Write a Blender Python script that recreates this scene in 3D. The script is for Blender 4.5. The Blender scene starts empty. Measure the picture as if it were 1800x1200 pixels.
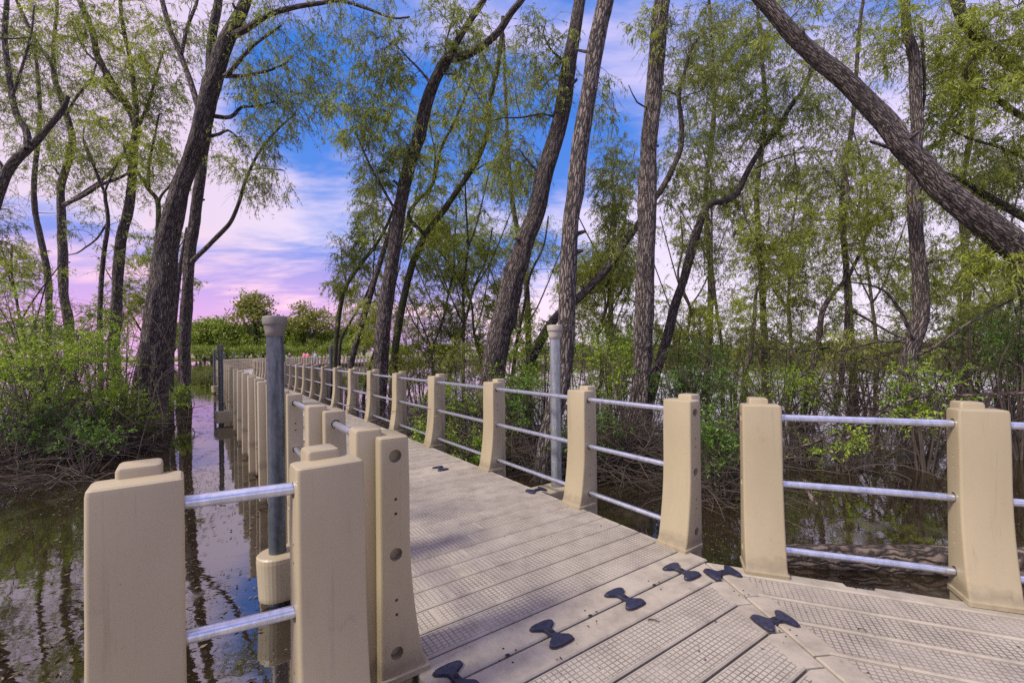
import bpy, bmesh, math, random
import numpy as np
from mathutils import Vector, noise

SC = bpy.context.scene
COL = SC.collection
rng = np.random.default_rng(7)
random.seed(7)

# ------------------------------------------------------------------ camera
F = 780.0; CY = 618.5; ROLL = math.radians(0.7); H = 1.367      # focal length and principal row in 1800 px wide pixels, eye height over the deck
WATER = -0.42
cam_d = bpy.data.cameras.new('camera'); cam = bpy.data.objects.new('camera', cam_d); COL.objects.link(cam)
cam.location = (0, 0, H)
from mathutils import Matrix
cam.rotation_euler = (Matrix.Rotation(math.radians(90), 3, 'X') @ Matrix.Rotation(-ROLL, 3, 'Z')).to_euler()
cam_d.sensor_width = 36; cam_d.lens = 36 * F / 1800; cam_d.shift_y = (CY - 600) / 1800
cam_d.clip_start = 0.05; cam_d.clip_end = 6000
SC.camera = cam

# ------------------------------------------------------------------ sky
SUN_EL = math.radians(46); SUN_AZ = math.radians(238)     # compass azimuth: behind the camera, to its left
w = bpy.data.worlds.new('World'); SC.world = w; w.use_nodes = True
nt = w.node_tree; N = nt.nodes; N.clear(); L = nt.links
def nd(t, tree=None, **k):
    n = (tree or nt).nodes.new(t)
    for a, v in k.items(): setattr(n, a, v)
    return n
def mth(op, a, b=None, tree=None, clamp=False):
    T = tree or nt
    n = T.nodes.new('ShaderNodeMath'); n.operation = op; n.use_clamp = clamp
    for i, v in enumerate((a, b)):
        if v is None: continue
        if isinstance(v, (int, float)): n.inputs[i].default_value = v
        else: T.links.new(v, n.inputs[i])
    return n.outputs[0]
def mixc(f, a, b, tree=None, bt='MIX'):
    T = tree or nt
    n = T.nodes.new('ShaderNodeMix'); n.data_type = 'RGBA'; n.blend_type = bt; n.clamp_factor = True
    for i, v in ((0, f), (6, a), (7, b)):
        if isinstance(v, (int, float)): n.inputs[i].default_value = v
        elif isinstance(v, tuple): n.inputs[i].default_value = (*v, 1)
        else: T.links.new(v, n.inputs[i])
    return n.outputs[2]
def ramp(fac, stops, tree=None, interp='LINEAR'):
    T = tree or nt
    n = T.nodes.new('ShaderNodeValToRGB'); n.color_ramp.interpolation = interp
    el = n.color_ramp.elements
    while len(el) < len(stops): el.new(0.5)
    for e, (p, c) in zip(el, stops):
        e.position = p; e.color = (*c, 1) if isinstance(c, tuple) else (c, c, c, 1)
    T.links.new(fac, n.inputs[0]); return n.outputs[0]
sky = nd('ShaderNodeTexSky', sky_type='NISHITA', sun_disc=False)
sky.sun_elevation = SUN_EL; sky.sun_rotation = SUN_AZ; sky.air_density = 1.3; sky.dust_density = 0.6; sky.ozone_density = 2.5
tc = nd('ShaderNodeTexCoord'); sp = nd('ShaderNodeSeparateXYZ'); L.new(tc.outputs['Generated'], sp.inputs[0])
X, Y, Z = sp.outputs
zz = mth('MAXIMUM', Z, 0.0)
den = mth('ADD', zz, 0.13)
cx = mth('DIVIDE', X, den); cy = mth('DIVIDE', Y, den)
cv = nd('ShaderNodeCombineXYZ'); L.new(mth('MULTIPLY', cx, 0.55), cv.inputs[0]); L.new(cy, cv.inputs[1])
def wnoise(scale, detail, off, rough=0.55, dist=0.0):
    mp = nd('ShaderNodeMapping'); mp.inputs['Location'].default_value = off; L.new(cv.outputs[0], mp.inputs[0])
    n = nd('ShaderNodeTexNoise'); n.inputs['Scale'].default_value = scale; n.inputs['Detail'].default_value = detail
    n.inputs['Roughness'].default_value = rough; n.inputs['Distortion'].default_value = dist
    L.new(mp.outputs[0], n.inputs[0]); return n.outputs[0]
n1 = wnoise(0.75, 7, (3.1, 1.7, 0), 0.55, 0.5)
n2 = wnoise(2.3, 6, (8.1, 4.7, 2), 0.6, 0.4)
az = mth('ADD', mth('MULTIPLY', X, 0.5), 0.5)                 # 0 left, 1 right
hor = ramp(zz, [(0.0, 1.0), (0.42, 0.0)])                     # towards the horizon
cl = mth('ADD', mth('MULTIPLY', n1, 0.68), mth('MULTIPLY', n2, 0.32))
cl = mth('ADD', cl, mth('MULTIPLY', mth('SUBTRACT', az, 0.40), 0.12))
cl = mth('ADD', cl, mth('MULTIPLY', ramp(zz, [(0.64, 0.0), (0.78, 1.0)]), 0.16))
cl = mth('ADD', cl, mth('MULTIPLY', mth('MULTIPLY', ramp(zz, [(0.20, 0.0), (0.33, 1.0)]), ramp(az, [(0.20, 1.0), (0.30, 0.0)])), 0.26))
cl = mth('ADD', cl, mth('MULTIPLY', mth('MULTIPLY', hor, ramp(az, [(0.44, 0.0), (0.62, 1.0)])), 0.34))
mask = ramp(cl, [(0.475, 0.0), (0.61, 1.0)], interp='EASE')
left = ramp(az, [(0.30, 1.0), (0.62, 0.0)])
pinkm = mth('MULTIPLY', ramp(zz, [(0.055, 1.0), (0.235, 0.0)]), left)
cloudc = mixc(hor, (0.54, 0.48, 0.72), (0.72, 0.64, 0.74))
cloudc = mixc(ramp(az, [(0.22, 0.75), (0.34, 0.0)]), cloudc, (0.62, 0.49, 0.61))
cloudc = mixc(pinkm, cloudc, (0.92, 0.52, 0.62))
# clear sky: the physical sky deepened to the photograph's evening blue and violet
nis = mixc(1.0, sky.outputs[0], (0.016, 0.026, 0.058), bt='MULTIPLY')
clear = mixc(ramp(zz, [(0.0, 1.0), (0.55, 0.0)]), (0.045, 0.21, 0.72), (0.19, 0.33, 0.80))
clear = mixc(0.3, clear, nis)
clear = mixc(pinkm, clear, (0.64, 0.35, 0.62))
skyc = mixc(mask, clear, cloudc)
gnd = mixc(ramp(Z, [(0.49, 1.0), (0.5, 0.0)]), skyc, skyc)
bg = nd('ShaderNodeBackground'); L.new(skyc, bg.inputs[0]); bg.inputs[1].default_value = 0.76
wo = nd('ShaderNodeOutputWorld'); L.new(bg.outputs[0], wo.inputs[0])

sun_d = bpy.data.lights.new('sun', 'SUN'); sun_d.energy = 2.4; sun_d.angle = math.radians(12); sun_d.color = (1.0, 0.93, 0.80)
sun = bpy.data.objects.new('sun', sun_d); COL.objects.link(sun)
sd = Vector((math.sin(SUN_AZ) * math.cos(SUN_EL), math.cos(SUN_AZ) * math.cos(SUN_EL), math.sin(SUN_EL)))
sun.rotation_euler = sd.to_track_quat('Z', 'Y').to_euler()
SC.view_settings.view_transform = 'Standard'; SC.view_settings.look = 'None'
SC.view_settings.exposure = 0.90; SC.view_settings.gamma = 1.0
SC.cycles.max_bounces = 9; SC.cycles.diffuse_bounces = 7; SC.cycles.glossy_bounces = 3; SC.cycles.transmission_bounces = 7
SC.cycles.use_adaptive_sampling = True; SC.cycles.adaptive_threshold = 0.006
SC.cycles.use_denoising = False

# ------------------------------------------------------------------ helpers
_c, _s = math.cos(ROLL), math.sin(ROLL)
def at(px, py, d):
    a = px - 900.0; b = CY - py
    return np.array(((a * _c + b * _s) / F * d, d, H + (b * _c - a * _s) / F * d))
def foot(px, py, z=WATER):
    a = px - 900.0; b = CY - py
    v = (b * _c - a * _s) / F
    d = (z - H) / v
    return at(px, py, d)
def tag(o, label=None, cat=None, group=None, kind=None):
    for k, v in (('label', label), ('category', cat), ('group', group), ('kind', kind)):
        if v: o[k] = v
    return o
def empty(name, loc, **k):
    o = bpy.data.objects.new(name, None); o.location = loc; COL.objects.link(o); o.empty_display_size = 0.2
    return tag(o, **k)
def link_mesh(name, me, parent=None, mat=None, loc=None):
    o = bpy.data.objects.new(name, me); COL.objects.link(o)
    if mat is not None:
        me.materials.clear()
        for m in (mat if isinstance(mat, (list, tuple)) else [mat]): me.materials.append(m)
    if parent is not None: o.parent = parent
    if loc is not None: o.location = loc
    return o
def np_mesh(name, V, Q, attrs=None, smooth=True, mi=None):
    """V (n,3); Q (m,4) quads or (m,3) triangles"""
    V = np.asarray(V, np.float32); Q = np.asarray(Q, np.int32)
    me = bpy.data.meshes.new(name)
    me.vertices.add(len(V)); me.vertices.foreach_set('co', V.ravel())
    k = Q.shape[1]
    me.loops.add(Q.size); me.loops.foreach_set('vertex_index', Q.ravel())
    me.polygons.add(len(Q)); me.polygons.foreach_set('loop_start', np.arange(len(Q), dtype=np.int32) * k)
    me.polygons.foreach_set('loop_total', np.full(len(Q), k, np.int32))
    me.polygons.foreach_set('use_smooth', np.full(len(Q), smooth, bool))
    if mi is not None: me.polygons.foreach_set('material_index', np.asarray(mi, np.int32))
    for an, (typ, arr) in (attrs or {}).items():
        a = me.attributes.new(an, typ, 'POINT')
        a.data.foreach_set('vector' if typ == 'FLOAT_VECTOR' else 'value', np.asarray(arr, np.float32).ravel())
    me.update(calc_edges=True); me.validate()
    return me
class Geo:
    def __init__(s): s.v = []; s.f = []; s.n = 0; s.a = []
    def add(s, V, Q, A=None):
        V = np.asarray(V, float).reshape(-1, 3)
        s.v.append(V); s.f.append(np.asarray(Q, int) + s.n); s.n += len(V)
        s.a.append(V if A is None else np.asarray(A, float).reshape(-1, 3))
    def mesh(s, name, **k):
        return np_mesh(name, np.concatenate(s.v), np.concatenate(s.f), {'bk': ('FLOAT_VECTOR', np.concatenate(s.a))}, **k)
def tubes(P, R, S=5, cap=False):
    """P (N,K,3) centre lines, R (N,K) radii -> vertices, quads, bark coordinates"""
    P = np.asarray(P, float); R = np.asarray(R, float)
    n, k, _ = P.shape
    T = np.gradient(P, axis=1); T /= np.linalg.norm(T, axis=2, keepdims=True) + 1e-9
    mean = T.mean(1); ref = np.where(np.abs(mean[:, 2:3]) > 0.6, np.array([[1., 0.1, 0]]), np.array([[0., 0.1, 1.]]))[:, None, :]
    A = np.cross(T, np.broadcast_to(ref, T.shape)); A /= np.linalg.norm(A, axis=2, keepdims=True) + 1e-9
    B = np.cross(T, A)
    th = np.linspace(0, 2 * math.pi, S, endpoint=False)
    co, si = np.cos(th), np.sin(th)
    V = P[:, :, None, :] + R[:, :, None, None] * (A[:, :, None, :] * co[None, None, :, None] + B[:, :, None, :] * si[None, None, :, None])
    seg = np.linalg.norm(np.diff(P, axis=1), axis=2); Ln = np.concatenate([np.zeros((n, 1)), np.cumsum(seg, 1)], 1)
    rm = R[:, :1]
    off = (np.arange(n) * 7.31)[:, None, None]
    BK = np.stack([np.broadcast_to(co[None, None] * rm[:, :, None], (n, k, S)) + off, np.broadcast_to(si[None, None] * rm[:, :, None], (n, k, S)),
                   np.broadcast_to(Ln[:, :, None], (n, k, S))], -1)
    i = np.arange(n)[:, None, None] * k * S + np.arange(k - 1)[None, :, None] * S
    j = np.arange(S)[None, None, :]; j2 = (j + 1) % S
    Q = np.stack([i + j, i + S + j, i + S + j2, i + j2], -1).reshape(-1, 4)
    return V.reshape(-1, 3), Q, BK.reshape(-1, 3)
def catmull(pts, step):
    pts = np.asarray(pts, float)
    if len(pts) == 2: pts = np.array([pts[0], pts.mean(0), pts[1]])
    P = np.vstack([2 * pts[0] - pts[1], pts, 2 * pts[-1] - pts[-2]])
    out = []
    for i in range(1, len(P) - 2):
        m = max(2, int(np.linalg.norm(P[i + 1, :3] - P[i, :3]) / step))
        t = np.linspace(0, 1, m, endpoint=False)[:, None]
        p0, p1, p2, p3 = P[i - 1], P[i], P[i + 1], P[i + 2]
        out.append(0.5 * ((2 * p1) + (-p0 + p2) * t + (2 * p0 - 5 * p1 + 4 * p2 - p3) * t ** 2 + (-p0 + 3 * p1 - 3 * p2 + p3) * t ** 3))
    out.append(pts[-1:]); return np.vstack(out)

# ------------------------------------------------------------------ materials
def material(name):
    m = bpy.data.materials.new(name); m.use_nodes = True
    t = m.node_tree; t.nodes.clear()
    o = t.nodes.new('ShaderNodeOutputMaterial'); b = t.nodes.new('ShaderNodeBsdfPrincipled')
    t.links.new(b.outputs[0], o.inputs[0])
    return m, t, b, o
def tnoise(t, vec, scale, detail=4, rough=0.55, dist=0.0, dim='3D'):
    n = t.nodes.new('ShaderNodeTexNoise'); n.noise_dimensions = dim
    n.inputs['Scale'].default_value = scale; n.inputs['Detail'].default_value = detail; n.inputs['Roughness'].default_value = rough
    n.inputs['Distortion'].default_value = dist
    if vec is not None: t.links.new(vec, n.inputs['Vector'])
    return n.outputs[0]
def scaled(t, vec, s):
    m = t.nodes.new('ShaderNodeMapping'); m.inputs['Scale'].default_value = s; t.links.new(vec, m.inputs[0]); return m.outputs[0]
def attr(t, name):
    a = t.nodes.new('ShaderNodeAttribute'); a.attribute_name = name; return a
def bump(t, b, h, strength, dist):
    n = t.nodes.new('ShaderNodeBump'); n.inputs['Strength'].default_value = strength; n.inputs['Distance'].default_value = dist
    t.links.new(h, n.inputs['Height']); t.links.new(n.outputs[0], b.inputs['Normal']); return n
def objc(t):
    return t.nodes.new('ShaderNodeTexCoord').outputs['Object']
def geopos(t):
    return t.nodes.new('ShaderNodeNewGeometry').outputs['Position']

def mat_plastic():
    m, t, b, o = material('tan_moulded_plastic')
    p = geopos(t)
    n = tnoise(t, scaled(t, p, (1, 1, 0.35)), 2.2, 5)
    c = ramp(n, [(0.3, (0.33, 0.272, 0.172)), (0.7, (0.400, 0.336, 0.218))], t)
    sm = ramp(tnoise(t, p, 9.0, 6, 0.7), [(0.62, 0.0), (0.75, 1.0)], t)      # scuffs
    c = mixc(mth('MULTIPLY', sm, 0.35, t), c, (0.16, 0.125, 0.085), t)
    spk = ramp(tnoise(t, p, 55.0, 2, 0.5), [(0.755, 0.0), (0.775, 1.0)], t)
    c = mixc(mth('MULTIPLY', spk, 0.35, t), c, (0.10, 0.08, 0.06), t)
    sep = t.nodes.new('ShaderNodeSeparateXYZ'); t.links.new(p, sep.inputs[0])
    wl = ramp(mth('ADD', mth('MULTIPLY', sep.outputs[2], 1.0, t), mth('MULTIPLY', n, 0.16, t), t), [(-0.0, 1.0), (0.02, 0.0)], t)
    band = ramp(mth('ADD', mth('ADD', sep.outputs[2], 0.42, t), mth('MULTIPLY', tnoise(t, p, 14, 4), -0.05, t), t), [(0.0, 1.0), (0.07, 0.0)], t)
    c = mixc(mth('MULTIPLY', band, 0.85, t), c, (0.05, 0.028, 0.018), t)      # dark reddish band at the waterline
    # grime streaks running down, and foot-level dirt where the post meets the boards
    st = ramp(tnoise(t, scaled(t, p, (1, 1, 0.045)), 26, 5, 0.7), [(0.58, 0.0), (0.74, 1.0)], t)
    c = mixc(mth('MULTIPLY', st, 0.28, t), c, (0.13, 0.10, 0.065), t)
    ft = ramp(mth('ABSOLUTE', mth('ADD', sep.outputs[2], mth('MULTIPLY', tnoise(t, p, 22, 4), -0.10, t), t), None, t), [(0.0, 1.0), (0.07, 0.0)], t)
    c = mixc(mth('MULTIPLY', ft, 0.45, t), c, (0.12, 0.092, 0.062), t)
    pal = ramp(tnoise(t, p, 5.0, 6, 0.65), [(0.55, 0.0), (0.75, 1.0)], t)
    c = mixc(mth('MULTIPLY', pal, 0.22, t), c, (0.42, 0.37, 0.29), t)
    t.links.new(c, b.inputs['Base Color'])
    t.links.new(ramp(n, [(0.3, 0.34), (0.7, 0.5)], t), b.inputs['Roughness'])
    bump(t, b, tnoise(t, p, 30, 2), 0.03, 0.002)
    return m
def deck_colour(t, p):
    n = tnoise(t, p, 1.6, 6, 0.6)
    c = ramp(n, [(0.3, (0.325, 0.282, 0.225)), (0.7, (0.430, 0.382, 0.312))], t)
    d = ramp(tnoise(t, p, 5.5, 9, 0.72), [(0.44, 0.0), (0.66, 1.0)], t)
    c = mixc(mth('MULTIPLY', d, 0.55, t), c, (0.155, 0.13, 0.105), t)
    w_ = ramp(tnoise(t, p, 28, 5, 0.7), [(0.60, 0.0), (0.74, 1.0)], t)
    c = mixc(mth('MULTIPLY', w_, 0.35, t), c, (0.46, 0.43, 0.41), t)
    s = ramp(tnoise(t, p, 130, 2, 0.5), [(0.68, 0.0), (0.75, 1.0)], t)
    return mixc(mth('MULTIPLY', s, 0.5, t), c, (0.09, 0.07, 0.055), t)
def mat_deck():
    m, t, b, o = material('weathered_deck_plastic')
    p = geopos(t)
    t.links.new(deck_colour(t, p), b.inputs['Base Color'])
    b.inputs['Roughness'].default_value = 0.62
    bump(t, b, tnoise(t, p, 60, 6, 0.7), 0.25, 0.003)
    return m
def mat_tread():
    m, t, b, o = material('gridded_tread_plastic')
    a = attr(t, 'uvm'); p = geopos(t)
    sep = t.nodes.new('ShaderNodeSeparateXYZ'); t.links.new(a.outputs['Vector'], sep.inputs[0])
    wob = tnoise(t, p, 3.0, 3)
    def groove(o_, per):
        f = mth('FRACT', mth('DIVIDE', o_, per, t), None, t)
        e = mth('ABSOLUTE', mth('SUBTRACT', f, 0.5, t), None, t)          # 0.5 at the groove
        return ramp(e, [(0.36, 0.0), (0.455, 1.0)], t)
    g = mth('MAXIMUM', groove(sep.outputs[0], 0.0285), groove(sep.outputs[1], 0.0232), t)
    c = deck_colour(t, p)
    c = mixc(0.25, c, (0.40, 0.36, 0.33), t)
    dirt = ramp(tnoise(t, p, 2.6, 6, 0.65), [(0.36, 0.16), (0.64, 0.85)], t)
    c = mixc(mth('MULTIPLY', g, dirt, t), c, (0.085, 0.068, 0.052), t)
    t.links.new(c, b.inputs['Base Color']); b.inputs['Roughness'].default_value = 0.66
    h = mth('ADD', mth('MULTIPLY', mth('SUBTRACT', 1.0, g, t), 1.0, t), mth('MULTIPLY', tnoise(t, p, 70, 5, 0.7), 0.45, t), t)
    bump(t, b, h, 0.8, 0.003)
    return m
def mat_galv(name, dark, light, metallic=0.85, rough=0.36):
    m, t, b, o = material(name)
    p = geopos(t)
    v = t.nodes.new('ShaderNodeTexVoronoi'); v.inputs['Scale'].default_value = 46; t.links.new(scaled(t, p, (1, 1, 0.6)), v.inputs[0])
    sep = t.nodes.new('ShaderNodeSeparateColor'); t.links.new(v.outputs['Color'], sep.inputs[0])
    n = tnoise(t, scaled(t, p, (1, 1, 0.12)), 26, 5, 0.65)
    f = mth('ADD', mth('MULTIPLY', sep.outputs[0], 0.13, t), mth('MULTIPLY', n, 0.95, t), t)
    c = ramp(f, [(0.3, dark), (0.75, light)], t)
    t.links.new(c, b.inputs['Base Color']); b.inputs['Metallic'].default_value = metallic
    t.links.new(ramp(f, [(0.2, rough + 0.14), (0.8, rough)], t), b.inputs['Roughness'])
    bump(t, b, n, 0.15, 0.002)
    return m
def mat_simple(name, c0, c1, scale=20, rough=0.6, bs=0.2, bd=0.003):
    m, t, b, o = material(name)
    p = geopos(t); n = tnoise(t, p, scale, 5, 0.6)
    t.links.new(ramp(n, [(0.3, c0), (0.7, c1)], t), b.inputs['Base Color']); b.inputs['Roughness'].default_value = rough
    bump(t, b, n, bs, bd)
    return m
def mat_bark(name, dark, light, moss=0.0, mcol=(0.10, 0.13, 0.03), foot=0.8):
    m, t, b, o = material(name)
    a = attr(t, 'bk').outputs['Vector']
    n0 = tnoise(t, scaled(t, a, (1, 1, 1)), 3.0, 3)
    # warp then stretch along the stem: interlacing furrows
    v = t.nodes.new('ShaderNodeTexVoronoi'); v.feature = 'DISTANCE_TO_EDGE'; v.inputs['Scale'].default_value = 25
    wv = t.nodes.new('ShaderNodeVectorMath'); wv.operation = 'ADD'
    nn = t.nodes.new('ShaderNodeTexNoise'); nn.inputs['Scale'].default_value = 9; nn.inputs['Detail'].default_value = 4; t.links.new(a, nn.inputs[0])
    sc_ = t.nodes.new('ShaderNodeVectorMath'); sc_.operation = 'SCALE'; sc_.inputs['Scale'].default_value = 0.085; t.links.new(nn.outputs['Color'], sc_.inputs[0])
    t.links.new(a, wv.inputs[0]); t.links.new(sc_.outputs[0], wv.inputs[1])
    t.links.new(scaled(t, wv.outputs[0], (1, 1, 0.17)), v.inputs['Vector'])
    fur = ramp(v.outputs['Distance'], [(0.0, 0.0), (0.24, 1.0)], t)
    fine = tnoise(t, scaled(t, wv.outputs[0], (1, 1, 0.22)), 85, 5, 0.7)
    h = mth('ADD', mth('MULTIPLY', fur, 0.75, t), mth('MULTIPLY', fine, 0.5, t), t)
    c = ramp(h, [(0.20, tuple(x * 0.22 for x in dark)), (0.50, dark), (0.98, light)], t)
    if moss > 0:
        mm = ramp(tnoise(t, geopos(t), 1.3, 4), [(0.42, 0.0), (0.6, moss)], t)
        c = mixc(mm, c, mcol, t)
    tone = ramp(tnoise(t, scaled(t, a, (1, 1, 0.5)), 2.4, 5, 0.6), [(0.32, 0.62), (0.68, 1.22)], t)
    c = mixc(1.0, c, tone, t, 'MULTIPLY')
    lich = ramp(tnoise(t, geopos(t), 6.0, 6, 0.7), [(0.60, 0.0), (0.72, 0.35)], t)
    c = mixc(lich, c, (0.16, 0.17, 0.10), t)
    sp_ = t.nodes.new('ShaderNodeSeparateXYZ'); t.links.new(geopos(t), sp_.inputs[0])
    wet = ramp(mth('ADD', mth('ADD', sp_.outputs[2], 0.42, t), mth('MULTIPLY', tnoise(t, a, 6, 4), -0.35, t), t), [(0.0, foot), (0.16, 0.0)], t)
    c = mixc(wet, c, (0.018, 0.013, 0.010), t)
    t.links.new(c, b.inputs['Base Color']); b.inputs['Roughness'].default_value = 0.9
    bump(t, b, h, 1.0, 0.03)
    return m
def mat_leaf(name, stops, transl=0.45, spread=0.35):
    m = bpy.data.materials.new(name); m.use_nodes = True; t = m.node_tree; t.nodes.clear()
    o = t.nodes.new('ShaderNodeOutputMaterial')
    a = attr(t, 'lc'); big = tnoise(t, geopos(t), 0.9, 3)
    f = mth('ADD', mth('MULTIPLY', a.outputs['Fac'], spread, t), mth('MULTIPLY', big, 1.0 - spread, t), t)
    c = ramp(f, stops, t)
    d = t.nodes.new('ShaderNodeBsdfDiffuse'); tr = t.nodes.new('ShaderNodeBsdfTranslucent'); mx = t.nodes.new('ShaderNodeMixShader')
    gl = t.nodes.new('ShaderNodeBsdfGlossy'); gl.inputs['Roughness'].default_value = 0.5; gl.inputs['Color'].default_value = (0.6, 0.6, 0.6, 1)
    m2 = t.nodes.new('ShaderNodeMixShader'); m2.inputs[0].default_value = 0.05
    t.links.new(c, d.inputs[0]); t.links.new(c, tr.inputs[0]); mx.inputs[0].default_value = transl
    t.links.new(d.outputs[0], mx.inputs[1]); t.links.new(tr.outputs[0], mx.inputs[2])
    t.links.new(mx.outputs[0], m2.inputs[1]); t.links.new(gl.outputs[0], m2.inputs[2]); t.links.new(m2.outputs[0], o.inputs[0])
    return m
def mat_water():
    m, t, b, o = material('pond_water')
    p = geopos(t)
    n = tnoise(t, p, 0.5, 5, 0.6)
    c = ramp(n, [(0.35, (0.012, 0.008, 0.004)), (0.65, (0.028, 0.020, 0.010))], t)
    sc_ = ramp(tnoise(t, scaled(t, p, (1, 0.6, 1)), 1.1, 9, 0.72), [(0.56, 0.0), (0.66, 1.0)], t)      # film of pollen and algae
    c = mixc(mth('MULTIPLY', sc_, 0.4, t), c, (0.09, 0.075, 0.045), t)
    t.links.new(c, b.inputs['Base Color'])
    b.inputs['IOR'].default_value = 3.0
    t.links.new(mth('ADD', mth('MULTIPLY', sc_, 0.14, t), 0.015, t), b.inputs['Roughness'])
    h = mth('ADD', mth('MULTIPLY', tnoise(t, scaled(t, p, (1, 1.8, 1)), 2.2, 3), 1.0, t), mth('MULTIPLY', tnoise(t, p, 22, 3), 0.06, t), t)
    bump(t, b, h, 0.06, 0.03)
    return m

M_PLAST = mat_plastic(); M_DECK = mat_deck(); M_TREAD = mat_tread()
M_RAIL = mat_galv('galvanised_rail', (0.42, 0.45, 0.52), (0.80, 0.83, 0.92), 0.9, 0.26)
M_PIPE = mat_galv('galvanised_pipe_shaded', (0.045, 0.054, 0.062), (0.15, 0.17, 0.19), 0.55, 0.36)  # galvanised steel darkened: the shade on these piles is in the colour
M_PIPE_LIT = mat_galv('galvanised_pipe_lit', (0.20, 0.22, 0.23), (0.44, 0.47, 0.48), 0.7, 0.38)  # same steel, lightened: brighter light on the right pile is in the colour
M_CAP = mat_simple('cap_shaded', (0.12, 0.105, 0.095), (0.20, 0.175, 0.155), 12, 0.55)  # cap colour darkened along with the shaded pipe
M_CAP_LIT = mat_simple('cap_lit', (0.30, 0.27, 0.23), (0.42, 0.38, 0.33), 12, 0.55)  # same cap, colour lightened along with the lit pipe
M_RUB = mat_simple('navy_rubber', (0.009, 0.010, 0.028), (0.026, 0.028, 0.066), 45, 0.5, 0.5, 0.004)
M_DARK = mat_simple('black_void', (0.008, 0.007, 0.006), (0.015, 0.013, 0.011), 8, 0.8)
M_GRIME = mat_simple('joint_grime', (0.035, 0.026, 0.018), (0.08, 0.06, 0.042), 30, 0.9)
M_BARK = mat_bark('furrowed_grey_bark', (0.052, 0.038, 0.034), (0.205, 0.160, 0.145))
M_BARKL = mat_bark('furrowed_pale_bark', (0.065, 0.049, 0.043), (0.265, 0.212, 0.190))
M_BARKG = mat_bark('mossy_thin_bark', (0.055, 0.050, 0.030), (0.155, 0.14, 0.075), 0.55)
M_TWIG = mat_simple('dead_twig_wood', (0.026, 0.019, 0.015), (0.115, 0.085, 0.066), 2.5, 0.9)
M_LOG = mat_bark('cracked_log_bark', (0.065, 0.046, 0.036), (0.23, 0.17, 0.135), foot=0.0)
M_WIL = mat_leaf('willow_leaf', [(0.3, (0.16, 0.20, 0.022)), (0.5, (0.36, 0.42, 0.045)), (0.7, (0.56, 0.62, 0.09))], 0.6)
M_WILD = mat_leaf('willow_leaf_grey', [(0.3, (0.12, 0.145, 0.03)), (0.5, (0.26, 0.31, 0.05)), (0.7, (0.43, 0.48, 0.085))], 0.6)
M_BUSH = mat_leaf('shrub_leaf', [(0.3, (0.11, 0.21, 0.012)), (0.5, (0.27, 0.41, 0.022)), (0.7, (0.48, 0.62, 0.05))], 0.5)
M_DBUSH = mat_leaf('deep_shrub_leaf', [(0.3, (0.04, 0.10, 0.012)), (0.5, (0.10, 0.20, 0.02)), (0.72, (0.20, 0.36, 0.035))], 0.45)
M_FAR = mat_leaf('far_tree_leaf', [(0.3, (0.07, 0.12, 0.012)), (0.5, (0.19, 0.26, 0.025)), (0.7, (0.40, 0.45, 0.06))], 0.3)
M_FARB = mat_leaf('russet_tree_leaf', [(0.3, (0.10, 0.12, 0.02)), (0.5, (0.24, 0.25, 0.04)), (0.7, (0.42, 0.38, 0.09))], 0.3)
M_REED = mat_leaf('reed_blade', [(0.3, (0.12, 0.14, 0.03)), (0.5, (0.24, 0.26, 0.06)), (0.7, (0.38, 0.38, 0.12))], 0.4)
M_GRASS = mat_simple('bank_grass', (0.10, 0.15, 0.02), (0.26, 0.28, 0.05), 0.4, 0.9)
M_WATER = mat_water()
M_LITTER = mat_leaf('floating_litter', [(0.3, (0.030, 0.020, 0.012)), (0.5, (0.055, 0.038, 0.022)), (0.8, (0.20, 0.155, 0.095))], 0.0, 0.7)

# ------------------------------------------------------------------ water and banks
def grid_plane(name, x0, x1, y0, y1, z, mat, kind):
    me = np_mesh(name, [(x0, y0, z), (x1, y0, z), (x1, y1, z), (x0, y1, z)], [[0, 1, 2, 3]], smooth=False)
    return tag(link_mesh(name, me, None, mat), kind=kind)
grid_plane('pond_water', -1500, 1500, -600, 3000, WATER, M_WATER, 'structure')
shore = [(-700, 150), (-240, 165), (-150, 172), (-90, 178), (-40, 170), (-8, 120), (10, 98), (34, 78), (60, 66), (90, 60), (150, 55), (600, 40)]
def bank():
    P = catmull([(x, y, 0) for x, y in shore], 6.0)
    n = len(P); V = []; 
    prof = [(0, WATER - 0.3), (0.7, WATER + 0.12), (2.5, -0.12), (9, 0.12), (60, 0.5), (1200, 2.0)]
    for (dy, z) in prof:
        for p in P:
            j = noise.noise(Vector((p[0] * 0.15, dy, 0))) * min(dy + 0.5, 2.0)
            V.append((p[0], p[1] + dy + j, z + 0.12 * noise.noise(Vector((p[0] * 0.3, dy * 0.3, 3)))))
    Q = [[r * n + i, r * n + i + 1, (r + 1) * n + i + 1, (r + 1) * n + i] for r in range(len(prof) - 1) for i in range(n - 1)]
    me = np_mesh('far_bank', V, Q)
    tag(link_mesh('far_bank_ground', me, None, M_GRASS), kind='structure')
bank()

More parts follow.
